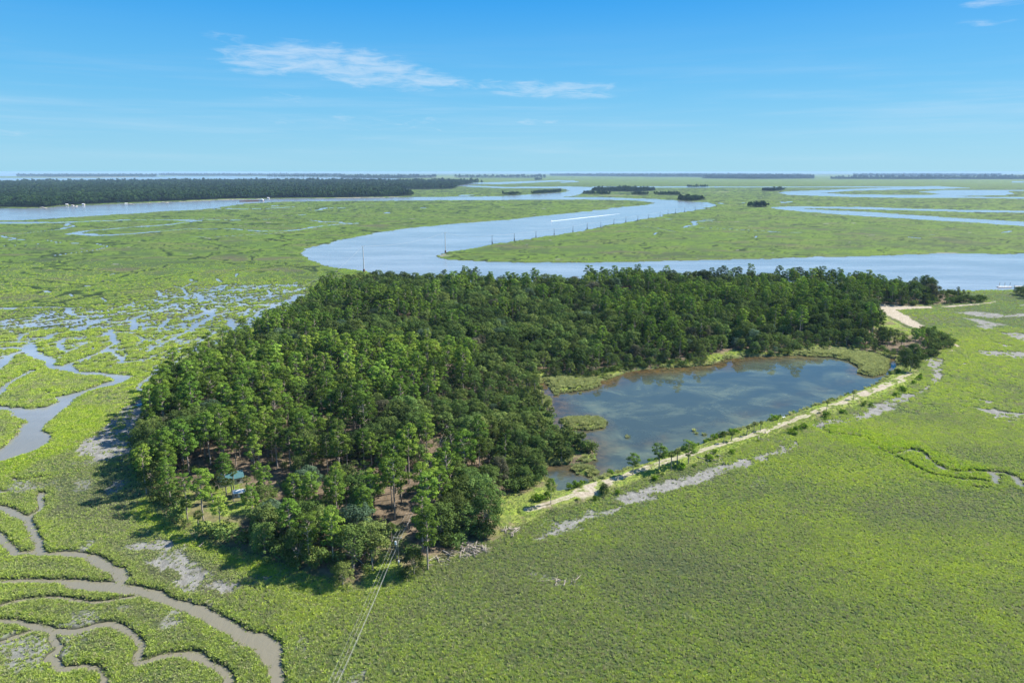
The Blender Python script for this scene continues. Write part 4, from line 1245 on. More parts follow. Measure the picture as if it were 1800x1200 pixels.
# palms: (u, v) of the foot
PALM_AT = [(312, 905, 'palm on the cabin lawn under the leftmost pines'), (330, 915, 'leaning palm in the middle of the cabin lawn'), (345, 880, 'palm with a full head in front of the cabin'), (375, 885, 'palm between the tall lawn pine and the cabin'),
           (403, 850, 'palm beside the teal roof of the cabin'), (412, 868, 'palm beside the white shed roof'), (438, 880, 'palm with a pale head right of the white shed roof'), (452, 885, 'second palm right of the white shed roof'), (398, 874, 'palm right before the teal-roofed cabin'), (411, 884, 'palm in front of the white shed roof'), (348, 935, 'low palm near the seaward edge of the lawn'),
           (695, 985, 'palm right behind the power pole'), (689, 962, 'palm at the head of the sandy cut by the power pole'), (657, 975, 'palm on the left side of the sandy cut'), (655, 1005, 'palm on the near left rim of the sandy cut'),
           (360, 668, 'pale palm in the sunny yard on the left side of the island'), (372, 672, 'second pale palm in the sunny yard on the left side'), (1452, 726, 'palm with a dark head standing on the middle of the dike path'), (1500, 704, 'palm on the dike near its far end'),
           (1285, 778, 'palm on the dike, right of a row of small ones'), (1272, 782, 'palm on the dike, left of a row of small ones'), (1312, 768, 'small palm on the dike beside the open pond'), (1325, 764, 'smallest palm on the dike beside the open pond'), (1336, 760, 'palm on the dike, last before the bare stretch'),
           (1180, 826, 'palm on the dike between two round pines'), (1190, 820, 'palm behind the rightmost round pine of the dike')]
for u, v, lab in PALM_AT:
    x, y = G(u, v, 1.0)
    s = .62 if u > 1240 else 1.0
    tree('palm_tree', PALMS[rng.integers(0, 4)], x, y, float(ground_z(x, y)[0]), s * rng.uniform(.9, 1.1), rng.uniform(0, 6.28), lab, 'palm', None)
# unlabelled-by-place palms along the pond wood and the eastern strip
pp = []
for poly, n, lab, grp in [([(880, 700), (945, 690), (960, 720), (985, 765), (1040, 790), (1045, 808), (1000, 815), (950, 815), (900, 780)], 34, 'palm with a pale head in the undergrowth by the pond', 'palms along the pond wood'),
                          ([(1560, 540), (1600, 528), (1660, 522), (1720, 528), (1690, 533), (1620, 537)], 26, 'small dark palm on the low spit by the river', 'palms on the eastern spit'),
                          ([(1440, 610), (1540, 600), (1600, 600), (1580, 612), (1500, 614)], 12, 'small palm along the far bank of the pond', 'palms along the far bank of the pond')]:
    g = GP(poly)
    k = 0
    while k < n:
        x, y = rng.uniform(g[:, 0].min(), g[:, 0].max()), rng.uniform(g[:, 1].min(), g[:, 1].max())
        if inside(np.array([x]), np.array([y]), g)[0]:
            k += 1
            cx_, cy_ = g.mean(0)
            w_ = ('left ' if x < cx_ else 'right ') + ('back' if y > cy_ else 'front') + ' part'
            tree('palm_tree', PALMS[rng.integers(0, 4)], x, y, float(ground_z(x, y)[0]), rng.uniform(.75, 1.05), rng.uniform(0, 6.28), lab + ', ' + w_, 'palm', grp + ', ' + w_)

# shrubs along the dike and the shores
sh_pts = []
gd = gDIKE
for i in range(len(gd) - 1):
    a, b = gd[i], gd[i + 1]
    L = np.linalg.norm(b - a)
    nrm_ = np.array([-(b - a)[1], (b - a)[0]]) / L
    if nrm_[0] > 0 and nrm_[1] < 0:
        nrm_ = -nrm_
    for _ in range(int(L / (1.5 if i < 8 else 2.3))):
        t = rng.random()
        side = 1 if rng.random() < .62 else -1
        off = side * rng.uniform(4.6, 7.5) if side > 0 else side * rng.uniform(4.5, 9.5)
        p = a + (b - a) * t + nrm_ * off * (.8 if i < 8 else 1)
        if vnoise(np.array([p[0] / 7]), np.array([p[1] / 7]), 5)[0] < .38:
            continue
        sh_pts.append((p[0], p[1], 0 if side > 0 else 1))
sh_pts = sh_pts[:280]
for x, y, sd in sh_pts:
    f_ = fields(np.array([x]), np.array([y]))
    if f_['pond'][0] < -.3 or f_['sand'][0] > .6:
        continue
    o = link('shrub', SHRUBS[rng.integers(0, 3)], None, (x, y, float(f_['z'][0])), (0, 0, rng.uniform(0, 6.28)), (rng.uniform(.5, 1.5),) * 3)
    secs = [('near the wood end of the dike', 955, 895), ('beside the bright sand patch of the dike', 1045, 865), ('by the leftmost round pine of the dike', 1112, 838), ('by the rightmost round pine of the dike', 1210, 810), ('by the row of small palms on the dike', 1290, 780),
            ('beyond the small palms on the dike', 1360, 755), ('near the sluice gate of the dike', 1400, 742), ('by the lone palm halfway along the dike', 1452, 724), ('on the far stretch of the dike', 1510, 702), ('at the far end of the dike', 1575, 675)]
    sec = min(secs, key=lambda q: math.hypot(G(q[1], q[2])[0] - x, G(q[1], q[2])[1] - y))[0]
    sidew = 'pond-side' if sd == 0 else 'marsh-side'
    szw = 'small' if o.scale.x < .85 else ('large' if o.scale.x > 1.2 else 'mid-sized')
    tag(o, f'{szw} bright green {sidew} shrub {sec}', 'shrub', f'{szw} {sidew} shrubs {sec}')


# ------------------------------------------------------------------ geometry-node scatters ("stuff")
def scatter(name, pts, scl, rot, kind_idx, sources, attrs=None):
    """one object whose points each carry a copy of a source mesh"""
    me = bpy.data.meshes.new(name)
    me.vertices.add(len(pts))
    me.vertices.foreach_set('co', np.ascontiguousarray(pts, np.float32).ravel())
    A = {'scl': scl, 'rot': rot}
    A.update(attrs or {})
    for k, v in A.items():
        a = me.attributes.new(k, 'FLOAT', 'POINT')
        a.data.foreach_set('value', np.ascontiguousarray(v, np.float32))
    a = me.attributes.new('sort', 'INT', 'POINT')
    a.data.foreach_set('value', np.ascontiguousarray(kind_idx, np.int32))
    me.update()
    o = link(name, me)
    ng = bpy.data.node_groups.new(name, 'GeometryNodeTree')
    ng.interface.new_socket('Geometry', in_out='INPUT', socket_type='NodeSocketGeometry')
    ng.interface.new_socket('Geometry', in_out='OUTPUT', socket_type='NodeSocketGeometry')
    N, L = ng.nodes, ng.links
    gi, go = N.new('NodeGroupInput'), N.new('NodeGroupOutput')
    join = N.new('GeometryNodeJoinGeometry')

    def na(nm, t='FLOAT'):
        n = N.new('GeometryNodeInputNamedAttribute')
        n.data_type = t
        n.inputs[0].default_value = nm
        return [s for s in n.outputs if s.enabled][0]
    s_, r_, k_ = na('scl'), na('rot'), na('sort', 'INT')
    cr = N.new('ShaderNodeCombineXYZ')
    L.new(r_, cr.inputs[2])
    for k, objs in enumerate(sources):
        cmp_ = N.new('FunctionNodeCompare')
        cmp_.data_type = 'INT'
        cmp_.operation = 'EQUAL'
        ins = [s for s in cmp_.inputs if s.enabled]
        L.new(k_, ins[0])
        ins[1].default_value = k
        for so in objs:
            oi = N.new('GeometryNodeObjectInfo')
            oi.transform_space = 'ORIGINAL'
            oi.inputs['Object'].default_value = so
            oi.inputs['As Instance'].default_value = True
            ip = N.new('GeometryNodeInstanceOnPoints')
            L.new(gi.outputs[0], ip.inputs['Points'])
            L.new(cmp_.outputs[0], ip.inputs['Selection'])
            L.new(oi.outputs['Geometry'], ip.inputs['Instance'])
            L.new(cr.outputs[0], ip.inputs['Rotation'])
            L.new(s_, ip.inputs['Scale'])
            L.new(ip.outputs[0], join.inputs[0])
    L.new(join.outputs[0], go.inputs[0])
    md = o.modifiers.new('scatter', 'NODES')
    md.node_group = ng
    tag(o, kind='stuff')
    return o


def find_src(meshes):
    """the first placed object that uses each mesh"""
    res = []
    for m_ in meshes:
        o = next(o for o in C.collection.objects if o.type == 'MESH' and o.data == m_)
        res.append(o)
    return res


rest = np.array([i for i in range(sx.size) if i not in indiv])
users = {}
for o in C.collection.objects:
    if o.type == 'MESH' and o.parent is not None:
        users.setdefault(o.data.name, o)
src = []
for cr_, tr_ in PINES + OAKS:
    src.append([users[m_.name] for m_ in (cr_, tr_) if m_.name in users])
kidx = np.where(is_pine[rest], var[rest], var[rest] + 7)
w_ = scatter('woodland', site[rest] - [0, 0, .1], scale[rest], rotz[rest], kidx, src)
tag(w_, 'dense mixed wood of pines and broadleaf trees covering the far part of the island', 'woodland')

# undergrowth: shrubs and small palms beneath and around the wood
n = 9000
gPEN = GP([(880, 700), (1000, 715), (1075, 790), (1060, 830), (960, 870), (880, 870)])
ux, uy = rng.uniform(bx0, bx1, n * 3), rng.uniform(by0, by1, n * 3)
uU, uP, uK = -sdf(ux, uy, gUP, 60), sdf(ux, uy, gPOND, 60), seg_dist(ux, uy, gDIKE, False)
kk = (uU > 1) & (uP > 1.0) & (uK > 14) & ((uP < 9) | (uU < 8) | (rng.random(ux.size) < .16) | inside(ux, uy, gPEN)) & (seg_dist(ux, uy, gCORR, False) > 4)
for p in gCLEAR:
    kk &= sdf(ux, uy, p, 30) > 0
ux, uy = ux[kk][:n], uy[kk][:n]
dark = [link('shrub', m_, None, (*G(*p), 0), (0, 0, 1)) for m_, p in zip(SHRUBS_D, [(470, 994), (705, 1018)])]
for o, lb in zip(dark, ('dark rounded shrub under the trees at the near shore', 'dark rounded shrub at the foot of the sandy cut')):
    o.location.z = float(ground_z(o.location.x, o.location.y)[0])
    tag(o, lb, 'shrub')
uz = ground_z(ux, uy)
scatter('undergrowth', np.stack([ux, uy, uz], 1), rng.uniform(.7, 1.5, ux.size) * np.where(((uU[kk][:n] < 8) & (uP[kk][:n] > 12)) | inside(ux, uy, gPEN), 1.5, 1.0), rng.uniform(0, 6.28, ux.size), rng.integers(0, 2, ux.size), [[dark[0]], [dark[1]]])

# reed tussocks in and around the pond
TUS = [proto_tuft(600 + i, .9, .5, 46, .07, 'reed') for i in range(3)]
TUS_Y = proto_tuft(610, .8, .7, 70, .08, 'tuft')
t_one = [(1103, 768, 'lone bright green tussock in the open pond', 1.6), (1220, 757, 'left reed tussock in the pond near the dike', 1.5), (1224, 762, 'middle reed tussock in the pond near the dike', 1.3), (1238, 764, 'bright green tussock right of the two dark ones near the dike', 1.5),
         (957, 722, 'left of three small tussocks off the western pond shore', 1.1), (965, 724, 'middle of three small tussocks off the western pond shore', 1.1), (970, 717, 'right of three small tussocks off the western pond shore', 1.1), (1020, 691, 'tussock off the near side of the pond marsh', 1.2),
         (1033, 685, 'tussock at the right end of the pond marsh', 1.3), (978, 694, 'bushy tussock at the left foot of the pond marsh', 1.8), (1175, 648, 'left tussock by the far pond bank', 1.3), (1182, 646, 'middle tussock by the far pond bank', 1.3), (1190, 644, 'right tussock by the far pond bank', 1.2), (1305, 630, 'dark tussock by the far pond bank', 1.4)]
tus_obj = []
for k, (u, v, lab, s) in enumerate(t_one):
    x, y = G(u, v, POND_Z)
    o = link('reed_tussock', TUS_Y if 'bright' in lab else TUS[k % 3], None, (x, y, POND_Z - .05), (0, 0, k * 1.3), (s, s, s * .9))
    tag(o, lab, 'tussock', 'reed tussocks in the pond')
    tus_obj.append(o)
pts = []
for gi_, p in enumerate(gISLE):
    a0, a1 = p.min(0) - 1, p.max(0) + 1
    m_ = int((a1 - a0).prod() / .7)
    x, y = rng.uniform(a0[0], a1[0], m_), rng.uniform(a0[1], a1[1], m_)
    d = sdf(x, y, p, 10)
    thin = .75 if gi_ in (2, 3) else 1.0
    k = (d < .6) & (rng.random(m_) < thin)
    pts.append(np.stack([x[k], y[k]], 1))
# fringe round the pond
m_ = 9000
x, y = rng.uniform(px0, px1, m_ * 3), rng.uniform(py0, py1, m_ * 3)
d = sdf(x, y, gPOND, 12)
k = (np.abs(d - .8) < 1.3) & (vnoise(x / 6, y / 6, 77) > .35)
pts.append(np.stack([x[k], y[k]], 1))
pts = np.concatenate(pts)
pz = np.maximum(ground_z(pts[:, 0], pts[:, 1]), POND_Z - .05)
tsrc = [[users_o] for users_o in (tus_obj[1], tus_obj[2], tus_obj[4])]
scatter('pond_reeds', np.column_stack([pts, pz]), rng.uniform(.7, 1.5, len(pts)), rng.uniform(0, 6.28, len(pts)), rng.integers(0, 3, len(pts)), tsrc)

# cordgrass over the near marsh, thinning with distance
gA = [proto_tuft(700 + i) for i in range(4)]
gB = [proto_tuft(710 + i, .85, 1.3, 42, .16) for i in range(3)]
gsrc = []
spots = [(548, 1112), (905, 1060), (1300, 1000), (1118, 1150), (860, 1100), (1500, 980), (1210, 1090)]
for k, (m_, (u, v)) in enumerate(zip(gA + gB, spots)):
    x, y = G(u, v)
    o = link('grass_clump', m_, None, (x, y, float(ground_z(x, y)[0])), (0, 0, k), (1.3, 1.3, 1.25))
    tag(o, 'clump of cordgrass in the near marsh, like all around it', 'grass clump', 'clumps of cordgrass', kind='stuff')
    gsrc.append([o])


def fan_points(r0, r1, n_, umin=-60, umax=1860):
    r = np.sqrt(rng.uniform(r0 * r0, r1 * r1, n_))
    t = rng.uniform((umin - 900) / FPX, (umax - 900) / FPX, n_)
    y = r
    return (y * _cp + H * _sp) * t, y


def grass_batch(x, y, smin, smax, kinds):
    f = fields(x, y)
    k = ((f['dw'] > .25) | ((f['dw'] > -.7) & (rng.random(x.size) < .3))) & (f['pond'] > 2.5) & ((f['floor'] < .5) | (f['grassy'] > .5)) & (f['sand'] < .35)
    k &= (rng.random(x.size) > f['mud'] * .96) & (f['line'] < .45)
    k &= (rng.random(x.size) < .55 + .6 * f['lush'] + f['rim'])
    s = rng.uniform(smin, smax, x.size) * (.75 + .25 * f['lush'] + .25 * f['rim'])
    s *= np.where(f['floor'] > .5, .5, 1)
    ks = rng.choice(kinds, x.size)
    return x[k], y[k], np.maximum(f['z'][k], -.25), s[k], ks[k], f['lush'][k], f['rim'][k]


B = []
for r0, r1, n_, lo, hi, ks in ((118, 200, 140000, .55, .9, [0, 1, 2, 3]), (200, 300, 140000, .6, .95, [0, 1, 2, 3]), (260, 480, 90000, .75, 1.0, [4, 5, 6]), (480, 900, 70000, .6, .85, [4, 5, 6])):
    x, y = fan_points(r0, r1, n_)
    if r1 > 800:
        k = rng.random(x.size) < smooth(y, 900, 500)
        x, y = x[k], y[k]
    B.append(grass_batch(x, y, lo, hi, ks))
B = [np.concatenate(c) for c in zip(*B)]
print('grass', len(B[0]))
g_o = scatter('marsh_grass', np.stack(B[:3], 1), B[3], rng.uniform(0, 6.28, len(B[0])), B[4], gsrc, {'lush': B[5], 'rim': B[6]})
tag(g_o, 'green cordgrass covering the marsh around the island', 'marsh grass')

# distant woods
CAN = [proto_canopy(800 + i) for i in range(4)]
can_o = []
cu = [(1786, 511), (1794, 514), (1802, 512), (1798, 519)]
for k, (m_, (u, v)) in enumerate(zip(CAN, cu)):
    pass


def poly_points(poly, spacing):
    a0, a1 = poly.min(0), poly.max(0)
    gx_, gy_ = np.meshgrid(np.arange(a0[0], a1[0], spacing), np.arange(a0[1], a1[1], spacing), indexing='ij')
    x, y = gx_.ravel() + rng.uniform(-.45, .45, gx_.size) * spacing, gy_.ravel() + rng.uniform(-.45, .45, gx_.size) * spacing
    return x, y


def woods(name, polys, hs, label=None):
    X_, Y_, S_ = [], [], []
    for p in polys:
        d0 = p[:, 1].min()
        bands = [(0, 3200, 8.5), (3200, 4300, 12), (4300, 6500, 19), (6500, 12000, 34), (12000, 60000, 110)]
        for lo, hi, sp in bands:
            if hi < d0 or lo > p[:, 1].max():
                continue
            a0, a1 = p.min(0), p.max(0)
            y0, y1 = max(lo, a0[1]), min(hi, a1[1])
            if y1 <= y0:
                continue
            gx_, gy_ = np.meshgrid(np.arange(max(a0[0], -1.3 * y1), min(a1[0], 1.3 * y1), sp), np.arange(y0, y1, sp), indexing='ij')
            x = gx_.ravel() + rng.uniform(-.45, .45, gx_.size) * sp
            y = gy_.ravel() + rng.uniform(-.45, .45, gx_.size) * sp
            k = inside(x, y, p)
            X_.append(x[k])
            Y_.append(y[k])
            S_.append(rng.uniform(.8, 1.3, k.sum()) * (1 + (sp - 8.5) / 40) * (1 + .18 * fbm(x[k] / 90, y[k] / 90, 901, 2)))
    x, y, s = map(np.concatenate, (X_, Y_, S_))
    print(name, len(x))
    o = scatter(name, np.stack([x, y, np.full(len(x), .3)], 1), s * hs * (rng.uniform(.45, 1.45, len(s)) if hs < .7 else rng.uniform(.7, 1.3, len(s))), rng.uniform(0, 6.28, len(x)), rng.integers(0, 4, len(x)), [[q] for q in can_o])
    if label:
        tag(o, label, 'woodland')
    return o


# clump of trees by the boat dock at the right edge: the distant crowns' own trees
rt = [(1787, 517, .62), (1794, 519, .7), (1803, 518, .8), (1812, 521, .85), (1800, 524, .6), (1822, 522, .8)]
for k, (u, v, s) in enumerate(rt):
    x, y = G(u, v, .6)
    tree('oak_tree', OAKS[k % 5], x, y, float(ground_z(x, y)[0]), s, k, ['leftmost small dark tree beside the boat dock', 'dark tree beside the boat dock', 'dark tree behind the boat dock at the right edge', 'dark tree at the right edge of the picture', 'lowest tree of the clump by the boat dock', 'dark tree beyond the right edge'][k], 'tree', None)
# four shore trees on the far left bank serve as the kind for the far woods
for k, (u, v) in enumerate([(40, 364.4), (215, 357.2), (330, 353.2), (560, 347.8)]):
    x, y = G(u, v)
    o = link('shore_tree', CAN[k], None, (x, y, .3), (0, 0, k), (1.1, 1.1, 1.1))
    tag(o, ['dark tree on the far left river bank, left of the houses', 'dark tree on the far left river bank behind the houses', 'dark tree on the far left river bank right of the houses', 'dark tree on the far river bank right of the barge'][k], 'tree')
    can_o.append(o)
woods('distant_woodland', gWOOD, 1.0, 'dark broad forest beyond the wide river on the left')
woods('horizon_woodland', gWHAZE, .65, 'blue strips of forest along the horizon')
woods('hammock_woodland', gHAM, .6, 'small dark wooded islets in the far marsh')

# ------------------------------------------------------------------ power line
def power_pole(x, y, h, label, group, arms=1, steel=False, box=False, rz=0.0):
    z = float(ground_z(x, y)[0])
    e = bpy.data.objects.new('power_pole', None)
    C.collection.objects.link(e)
    e.location = (x, y, z)
    e.rotation_euler = (0, 0, rz)
    b = MB()
    r0 = h * .017 if not steel else h * .022
    r0 = max(r0, .14)
    if 'river bank' in label:
        r0 = .42
    b.tube([(0, 0, -1), (0, 0, h * .5), (0, 0, h)], [r0, r0 * .8, r0 * .55], 8)
    b.build('pole', M['steel' if steel else ('darkpole' if 'river bank' in label else 'pole')], e)
    if 'river bank' in label:
        for q in range(3):
            c = MB()
            c.tube([(1.3 * math.cos(q * 2.1), 1.3 * math.sin(q * 2.1), -1), (.3 * math.cos(q * 2.1), .3 * math.sin(q * 2.1), 4.2)], [.35, .3], 6)
            c.build('brace_pile', M['darkpole'], e)
    for k in range(arms):
        c = MB()
        c.box((0, r0 * .8, h - .5 - k * 2.2), (2.6 if not steel else 4.2, .14, .16))
        a = c.build('crossarm', M['pole'], e)
        for q in (-1.15, 0, 1.15):
            i_ = MB()
            f = 1 if not steel else 1.6
            i_.tube([(q * f, r0 * .8, h - .42 - k * 2.2), (q * f, r0 * .8, h - .12 - k * 2.2)], [.07, .05], 6)
            i_.build('insulator', M['white'], a)
    if steel:
        c = MB()
        c.tube([(0, 0, -1), (0, 0, 3.0)], [r0 * 1.9, r0 * 1.7], 10)
        c.build('footing', M['rust'], e)
    if box:
        c = MB()
        c.tube([(-.5, -.35, h - 2.3), (-.5, -.35, h - 1.3)], [.3, .3], 10)
        c.build('transformer', M['white'], e)
        c = MB()
        c.box((.1, -.25, 1.6), (.35, .25, .6))
        c.build('meter_box', M['white'], e)
    tag(e, label, 'power pole', group)
    return (x, y, z, h)


def cable(p, q, sag, off, dz, label, group, rad=.045):
    """one hanging cable from pole p to pole q"""
    a = Vector((p[0], p[1], p[2] + p[3] + dz))
    b = Vector((q[0], q[1], q[2] + q[3] + dz))
    d = (b - a)
    side = Vector((d.y, -d.x, 0)).normalized() * off
    n_ = 18
    pts = [a + d * (i / n_) + side + Vector((0, 0, -sag * 4 * (i / n_) * (1 - i / n_))) for i in range(n_ + 1)]
    m_ = MB()
    m_.tube(pts, rad, 5, False)
    o = m_.build('power_cable', M['cable'])
    tag(o, label, 'cable', group)


P1 = (-32.1, 172.6)
dirn = np.array([5.3, 66.7]) / np.hypot(5.3, 66.7)
P0 = (P1[0] - dirn[0] * 84, P1[1] - dirn[1] * 84)
P2 = (P1[0] + dirn[0] * 86, P1[1] + dirn[1] * 86)
rzl = math.atan2(-dirn[0], dirn[1])
pA = power_pole(*P1, 9.3, 'wooden power pole with a transformer beside the palm at the sandy cut', None, 1, False, True, rzl)
pB = power_pole(*P2, 9.5, 'power pole deep in the tree cut where the cables vanish', None, 1, False, False, rzl)
z0 = float(ground_z(*P0)[0])
pZ = (P0[0], P0[1], z0, 9.5)
for (p, q, w1) in ((pA, pZ, 'running over the near marsh'), (pB, pA, 'running up the tree cut')):
    for off, dz, sg, nm in ((-.95, -.1, 1.2, 'left top'), (0, -.1, 1.25, 'middle top'), (.95, -.1, 1.2, 'right top'), (-.1, -1.6, 1.5, 'upper of the two low'), (.15, -2.5, 1.7, 'lowest')):
        cable(p, q, sg, off if p is pA else off, dz, f'{nm} power cable {w1}', 'power cables', .019)

t1 = power_pole(*G(640, 478.6), 29, 'tall pale pole at the left bank of the river bend', None, 1, True)
t2 = power_pole(*G(783, 444.4), 28, 'tall pale pole at the tip of the marsh point across the river', None, 1, True)
line = [t1, t2]
prev = t2
SM = [(865, 430, 14), (904, 424, 12), (942, 417.5, 12.5), (974, 413, 12), (1007, 407.5, 12), (1032, 403.5, 12), (1056, 399.5, 12), (1079, 395.5, 12), (1100, 391.5, 12), (1121, 388.5, 12), (1140, 384.8, 13), (1160, 380.5, 13), (1174, 377.8, 13), (1187, 375.6, 13), (1203, 373.4, 13), (1222, 371, 13), (1241, 367.5, 14)]
ords = 'first second third fourth fifth sixth seventh eighth ninth tenth eleventh twelfth thirteenth fourteenth fifteenth sixteenth seventeenth'.split()
for k, (u, v, h_) in enumerate(SM):
    q = power_pole(*G(u, v), h_, f'small wooden pole on the river bank, {ords[k]} after the tall pole on the point', 'small poles along the river bank', 2 if k % 3 == 2 else 1)
    cable(prev, q, 1.0 if k else 4, 0, -.1, f'cable to the {ords[k]} small pole along the river bank', 'cables along the river bank', .06)
    prev = q
cable(t1, t2, 5, 0, -.1, 'long cable across the river between the two tall poles', 'power cables', .06)
ml = [(592, 492.8, 9.5), (553, 510, 9), (508, 527.5, 8.5)]
prev = t1
for k, (u, v, h_) in enumerate(ml):
    q = power_pole(*G(u, v), h_, ['small pole in the marsh left of the island, nearest the river bend', 'middle small pole in the marsh left of the island', 'small pole by the flooded channel at the left of the island'][k], 'poles in the left marsh')
    cable(prev, q, .8, 0, -.1, ['cable from the tall left pole down to the marsh poles', 'cable between the first two marsh poles left of the island', 'cable to the marsh pole by the flooded channel'][k], 'power cables', .06)
    prev = q


# ------------------------------------------------------------------ buildings, docks, boats
def gable(b, c, s, h, rz, over=.4, thick=.15):
    """two roof slabs over a box of plan s centred at c"""
    cx, cy, cz = c
    L, W = s[0] / 2 + over, s[1] / 2 + over
    for sg in (1, -1):
        vs = []
        for zt in (0, thick):
            for (x, y, z) in ((-L, sg * W, 0), (L, sg * W, 0), (L, 0, h), (-L, 0, h)):
                vs.append((cx + x * math.cos(rz) - y * math.sin(rz), cy + x * math.sin(rz) + y * math.cos(rz), cz + z + zt))
        b.add(vs, [(0, 1, 2, 3), (7, 6, 5, 4), (0, 4, 5, 1), (1, 5, 6, 2), (2, 6, 7, 3), (3, 7, 4, 0)])


def house(x, y, L, W, hw, hr, rz, roofmat, label, name='cabin', wallmat='wall'):
    z = float(ground_z(x, y)[0])
    e = bpy.data.objects.new(name, None)
    C.collection.objects.link(e)
    e.location = (x, y, z)
    e.rotation_euler = (0, 0, rz)
    b = MB()
    b.box((0, 0, hw / 2), (L, W, hw))
    w = b.build('wall', M[wallmat], e)
    b = MB()
    gable(b, (0, 0, hw), (L, W), hr, 0)
    b.build('roof', M[roofmat], e)
    for q in (-.28, .28):
        b = MB()
        b.box((q * L, -W / 2 - .03, hw * .58), (L * .13, .06, hw * .36))
        b.build('window', M['glass'], w)
    b = MB()
    b.box((0, -W / 2 - .03, hw * .4), (L * .12, .06, hw * .8))
    b.build('door', M['white'], w)
    tag(e, label, 'house')
    return e


x, y = G(405, 846, 2)
house(x, y, 8, 5.5, 2.4, 1.5, .55, 'teal', 'small cabin with a teal metal roof among palms')
x, y = G(421, 873, 1.2)
house(x, y, 3.6, 2.4, 1.6, .4, .3, 'white', 'low shed with a bright white roof at the edge of the lawn', 'shed')
FH = [(103, 361, 12, 'wall'), (118, 361.5, 9, 'white'), (128, 362, 9, 'wall'), (147, 361, 10, 'white'), (208, 356.5, 13, 'wall'), (222, 359, 11, 'white'), (264, 354, 13, 'white'), (472, 349.6, 12, 'white')]
LB = ['leftmost small house on the far wooded bank', 'second white house on the far wooded bank', 'tan house on the far wooded bank between white ones', 'white house at the middle of the row on the far bank', 'tan house set back in the trees on the far bank', 'white house right of the middle on the far bank', 'rightmost white house of the row on the far bank', 'white house on the bank beyond the barge']
for (u, v, L, rm), lb in zip(FH, LB):
    x, y = G(u, v)
    house(x, y, L * .75, 6, 3.4, 1.8, rng.uniform(-.3, .3), rm, lb, 'house', 'wall')


def dock(pts, w, label, zdeck=1.6, name='dock', piles_h=0):
    e = bpy.data.objects.new(name, None)
    C.collection.objects.link(e)
    e.location = (*pts[0], 0)
    d = MB()
    for i in range(len(pts) - 1):
        a, b = np.array(pts[i]) - pts[0], np.array(pts[i + 1]) - pts[0]
        L = np.linalg.norm(b - a)
        c = (a + b) / 2
        d.box((c[0], c[1], zdeck), (L, w, .3), math.atan2(b[1] - a[1], b[0] - a[0]))
    d.build('deck', M['dockwood'], e)
    for i in range(len(pts) - 1):
        a, b = np.array(pts[i]) - pts[0], np.array(pts[i + 1]) - pts[0]
        L = np.linalg.norm(b - a)
        for t in np.linspace(0, 1, max(2, int(L / 7))):
            p = a + (b - a) * t
            m_ = MB()
            m_.tube([(p[0], p[1], -2), (p[0], p[1], zdeck + piles_h)], .18, 6)
            m_.build('piling', M['pole'], e)
    tag(e, label, 'dock')
    return e


for (a, b, lb) in (((70, 363.8), (82, 367.2), 'long dock at the left end of the house row on the far bank'), ((136, 362.4), (134, 364.6), 'short dock before the white houses on the far bank'), ((222, 358.6), (236, 360.4), 'dock reaching into the wide river right of the houses'), ((285, 355.6), (296, 357.6), 'dock with a boat shelter at the right end of the far shore')):
    dock([G(*a), G(*b)], 5, lb)
x0, y0 = G(1753, 504.6)
x1, y1 = G(1778, 505.0)
e = bpy.data.objects.new('floating_dock', None)
C.collection.objects.link(e)
e.location = ((x0 + x1) / 2, (y0 + y1) / 2, 0)
L = x1 - x0
b = MB(); b.box((0, 0, .1), (L, 3.2, .9)); b.build('float', M['rust'], e)
b = MB(); b.box((0, 0, .64), (L + .3, 3.5, .18)); b.build('deck', M['white'], e)
for q in (-.3, .1, .5):
    b = MB(); b.tube([(q * L, 1.9, -2), (q * L, 1.9, 4.6)], .2, 7); b.build('piling', M['pole'], e)
tag(e, 'floating dock with three tall pilings near the right shore', 'dock')
dock([G(1783, 506), G(1830, 506.5)], 4, 'wooden boat pier with pilings at the right edge', 1.5, 'pier', 1.6)


def hull(b, L, W, Hh, z0_=0.0):
    """boat hull pointing to +x"""
    st_ = [(-.5, .85), (-.2, 1), (.15, .95), (.38, .6), (.5, .04)]
    vs, fs = [], []
    for t, w in st_:
        vs += [(t * L, -w * W / 2, z0_ + Hh), (t * L, -w * W * .36, z0_ - .2), (t * L, w * W * .36, z0_ - .2), (t * L, w * W / 2, z0_ + Hh)]
    for i in range(len(st_) - 1):
        k = i * 4
        fs += [(k, k + 1, k + 5, k + 4), (k + 1, k + 2, k + 6, k + 5), (k + 2, k + 3, k + 7, k + 6), (k + 3, k, k + 4, k + 7)]
    fs += [(0, 3, 2, 1), (16, 17, 18, 19)]
    b.add(vs, fs)


a, bb = np.array(G(969, 389)), np.array(G(1092, 375.6))
dv = (a - bb) / np.linalg.norm(a - bb)
ang = math.atan2(dv[1], dv[0])
e = bpy.data.objects.new('motor_boat', None)
C.collection.objects.link(e)
e.location = (*a, 0)
e.rotation_euler = (0, 0, ang)
b = MB(); hull(b, 8, 2.6, 1.0); b.build('hull', M['white'], e)
b = MB(); b.box((-.6, 0, 1.7), (2.2, 1.6, 1.3), 0, .8); b.build('cabin', M['white'], e)
b = MB(); b.box((-4.2, 0, .8), (.5, .5, 1.0)); b.build('outboard_motor', M['glass'], e)
tag(e, 'small white motor boat at the head of a long wake on the river', 'boat')
nn = 60
vs, fs = [], []
nv = np.array([-dv[1], dv[0]])
LW = np.linalg.norm(a - bb)
for i in range(nn + 1):
    t = i / nn
    p = a - dv * (3 + t * LW)
    w = (2.4 + 2.6 * t) * (1 - t ** 3) * (.8 + .4 * random.Random(i).random())
    vs += [(*(p + nv * w), .03), (*(p - nv * w), .03)]
fs = [(2 * i, 2 * i + 1, 2 * i + 3, 2 * i + 2) for i in range(nn)]
me = bpy.data.meshes.new('boat_wake')
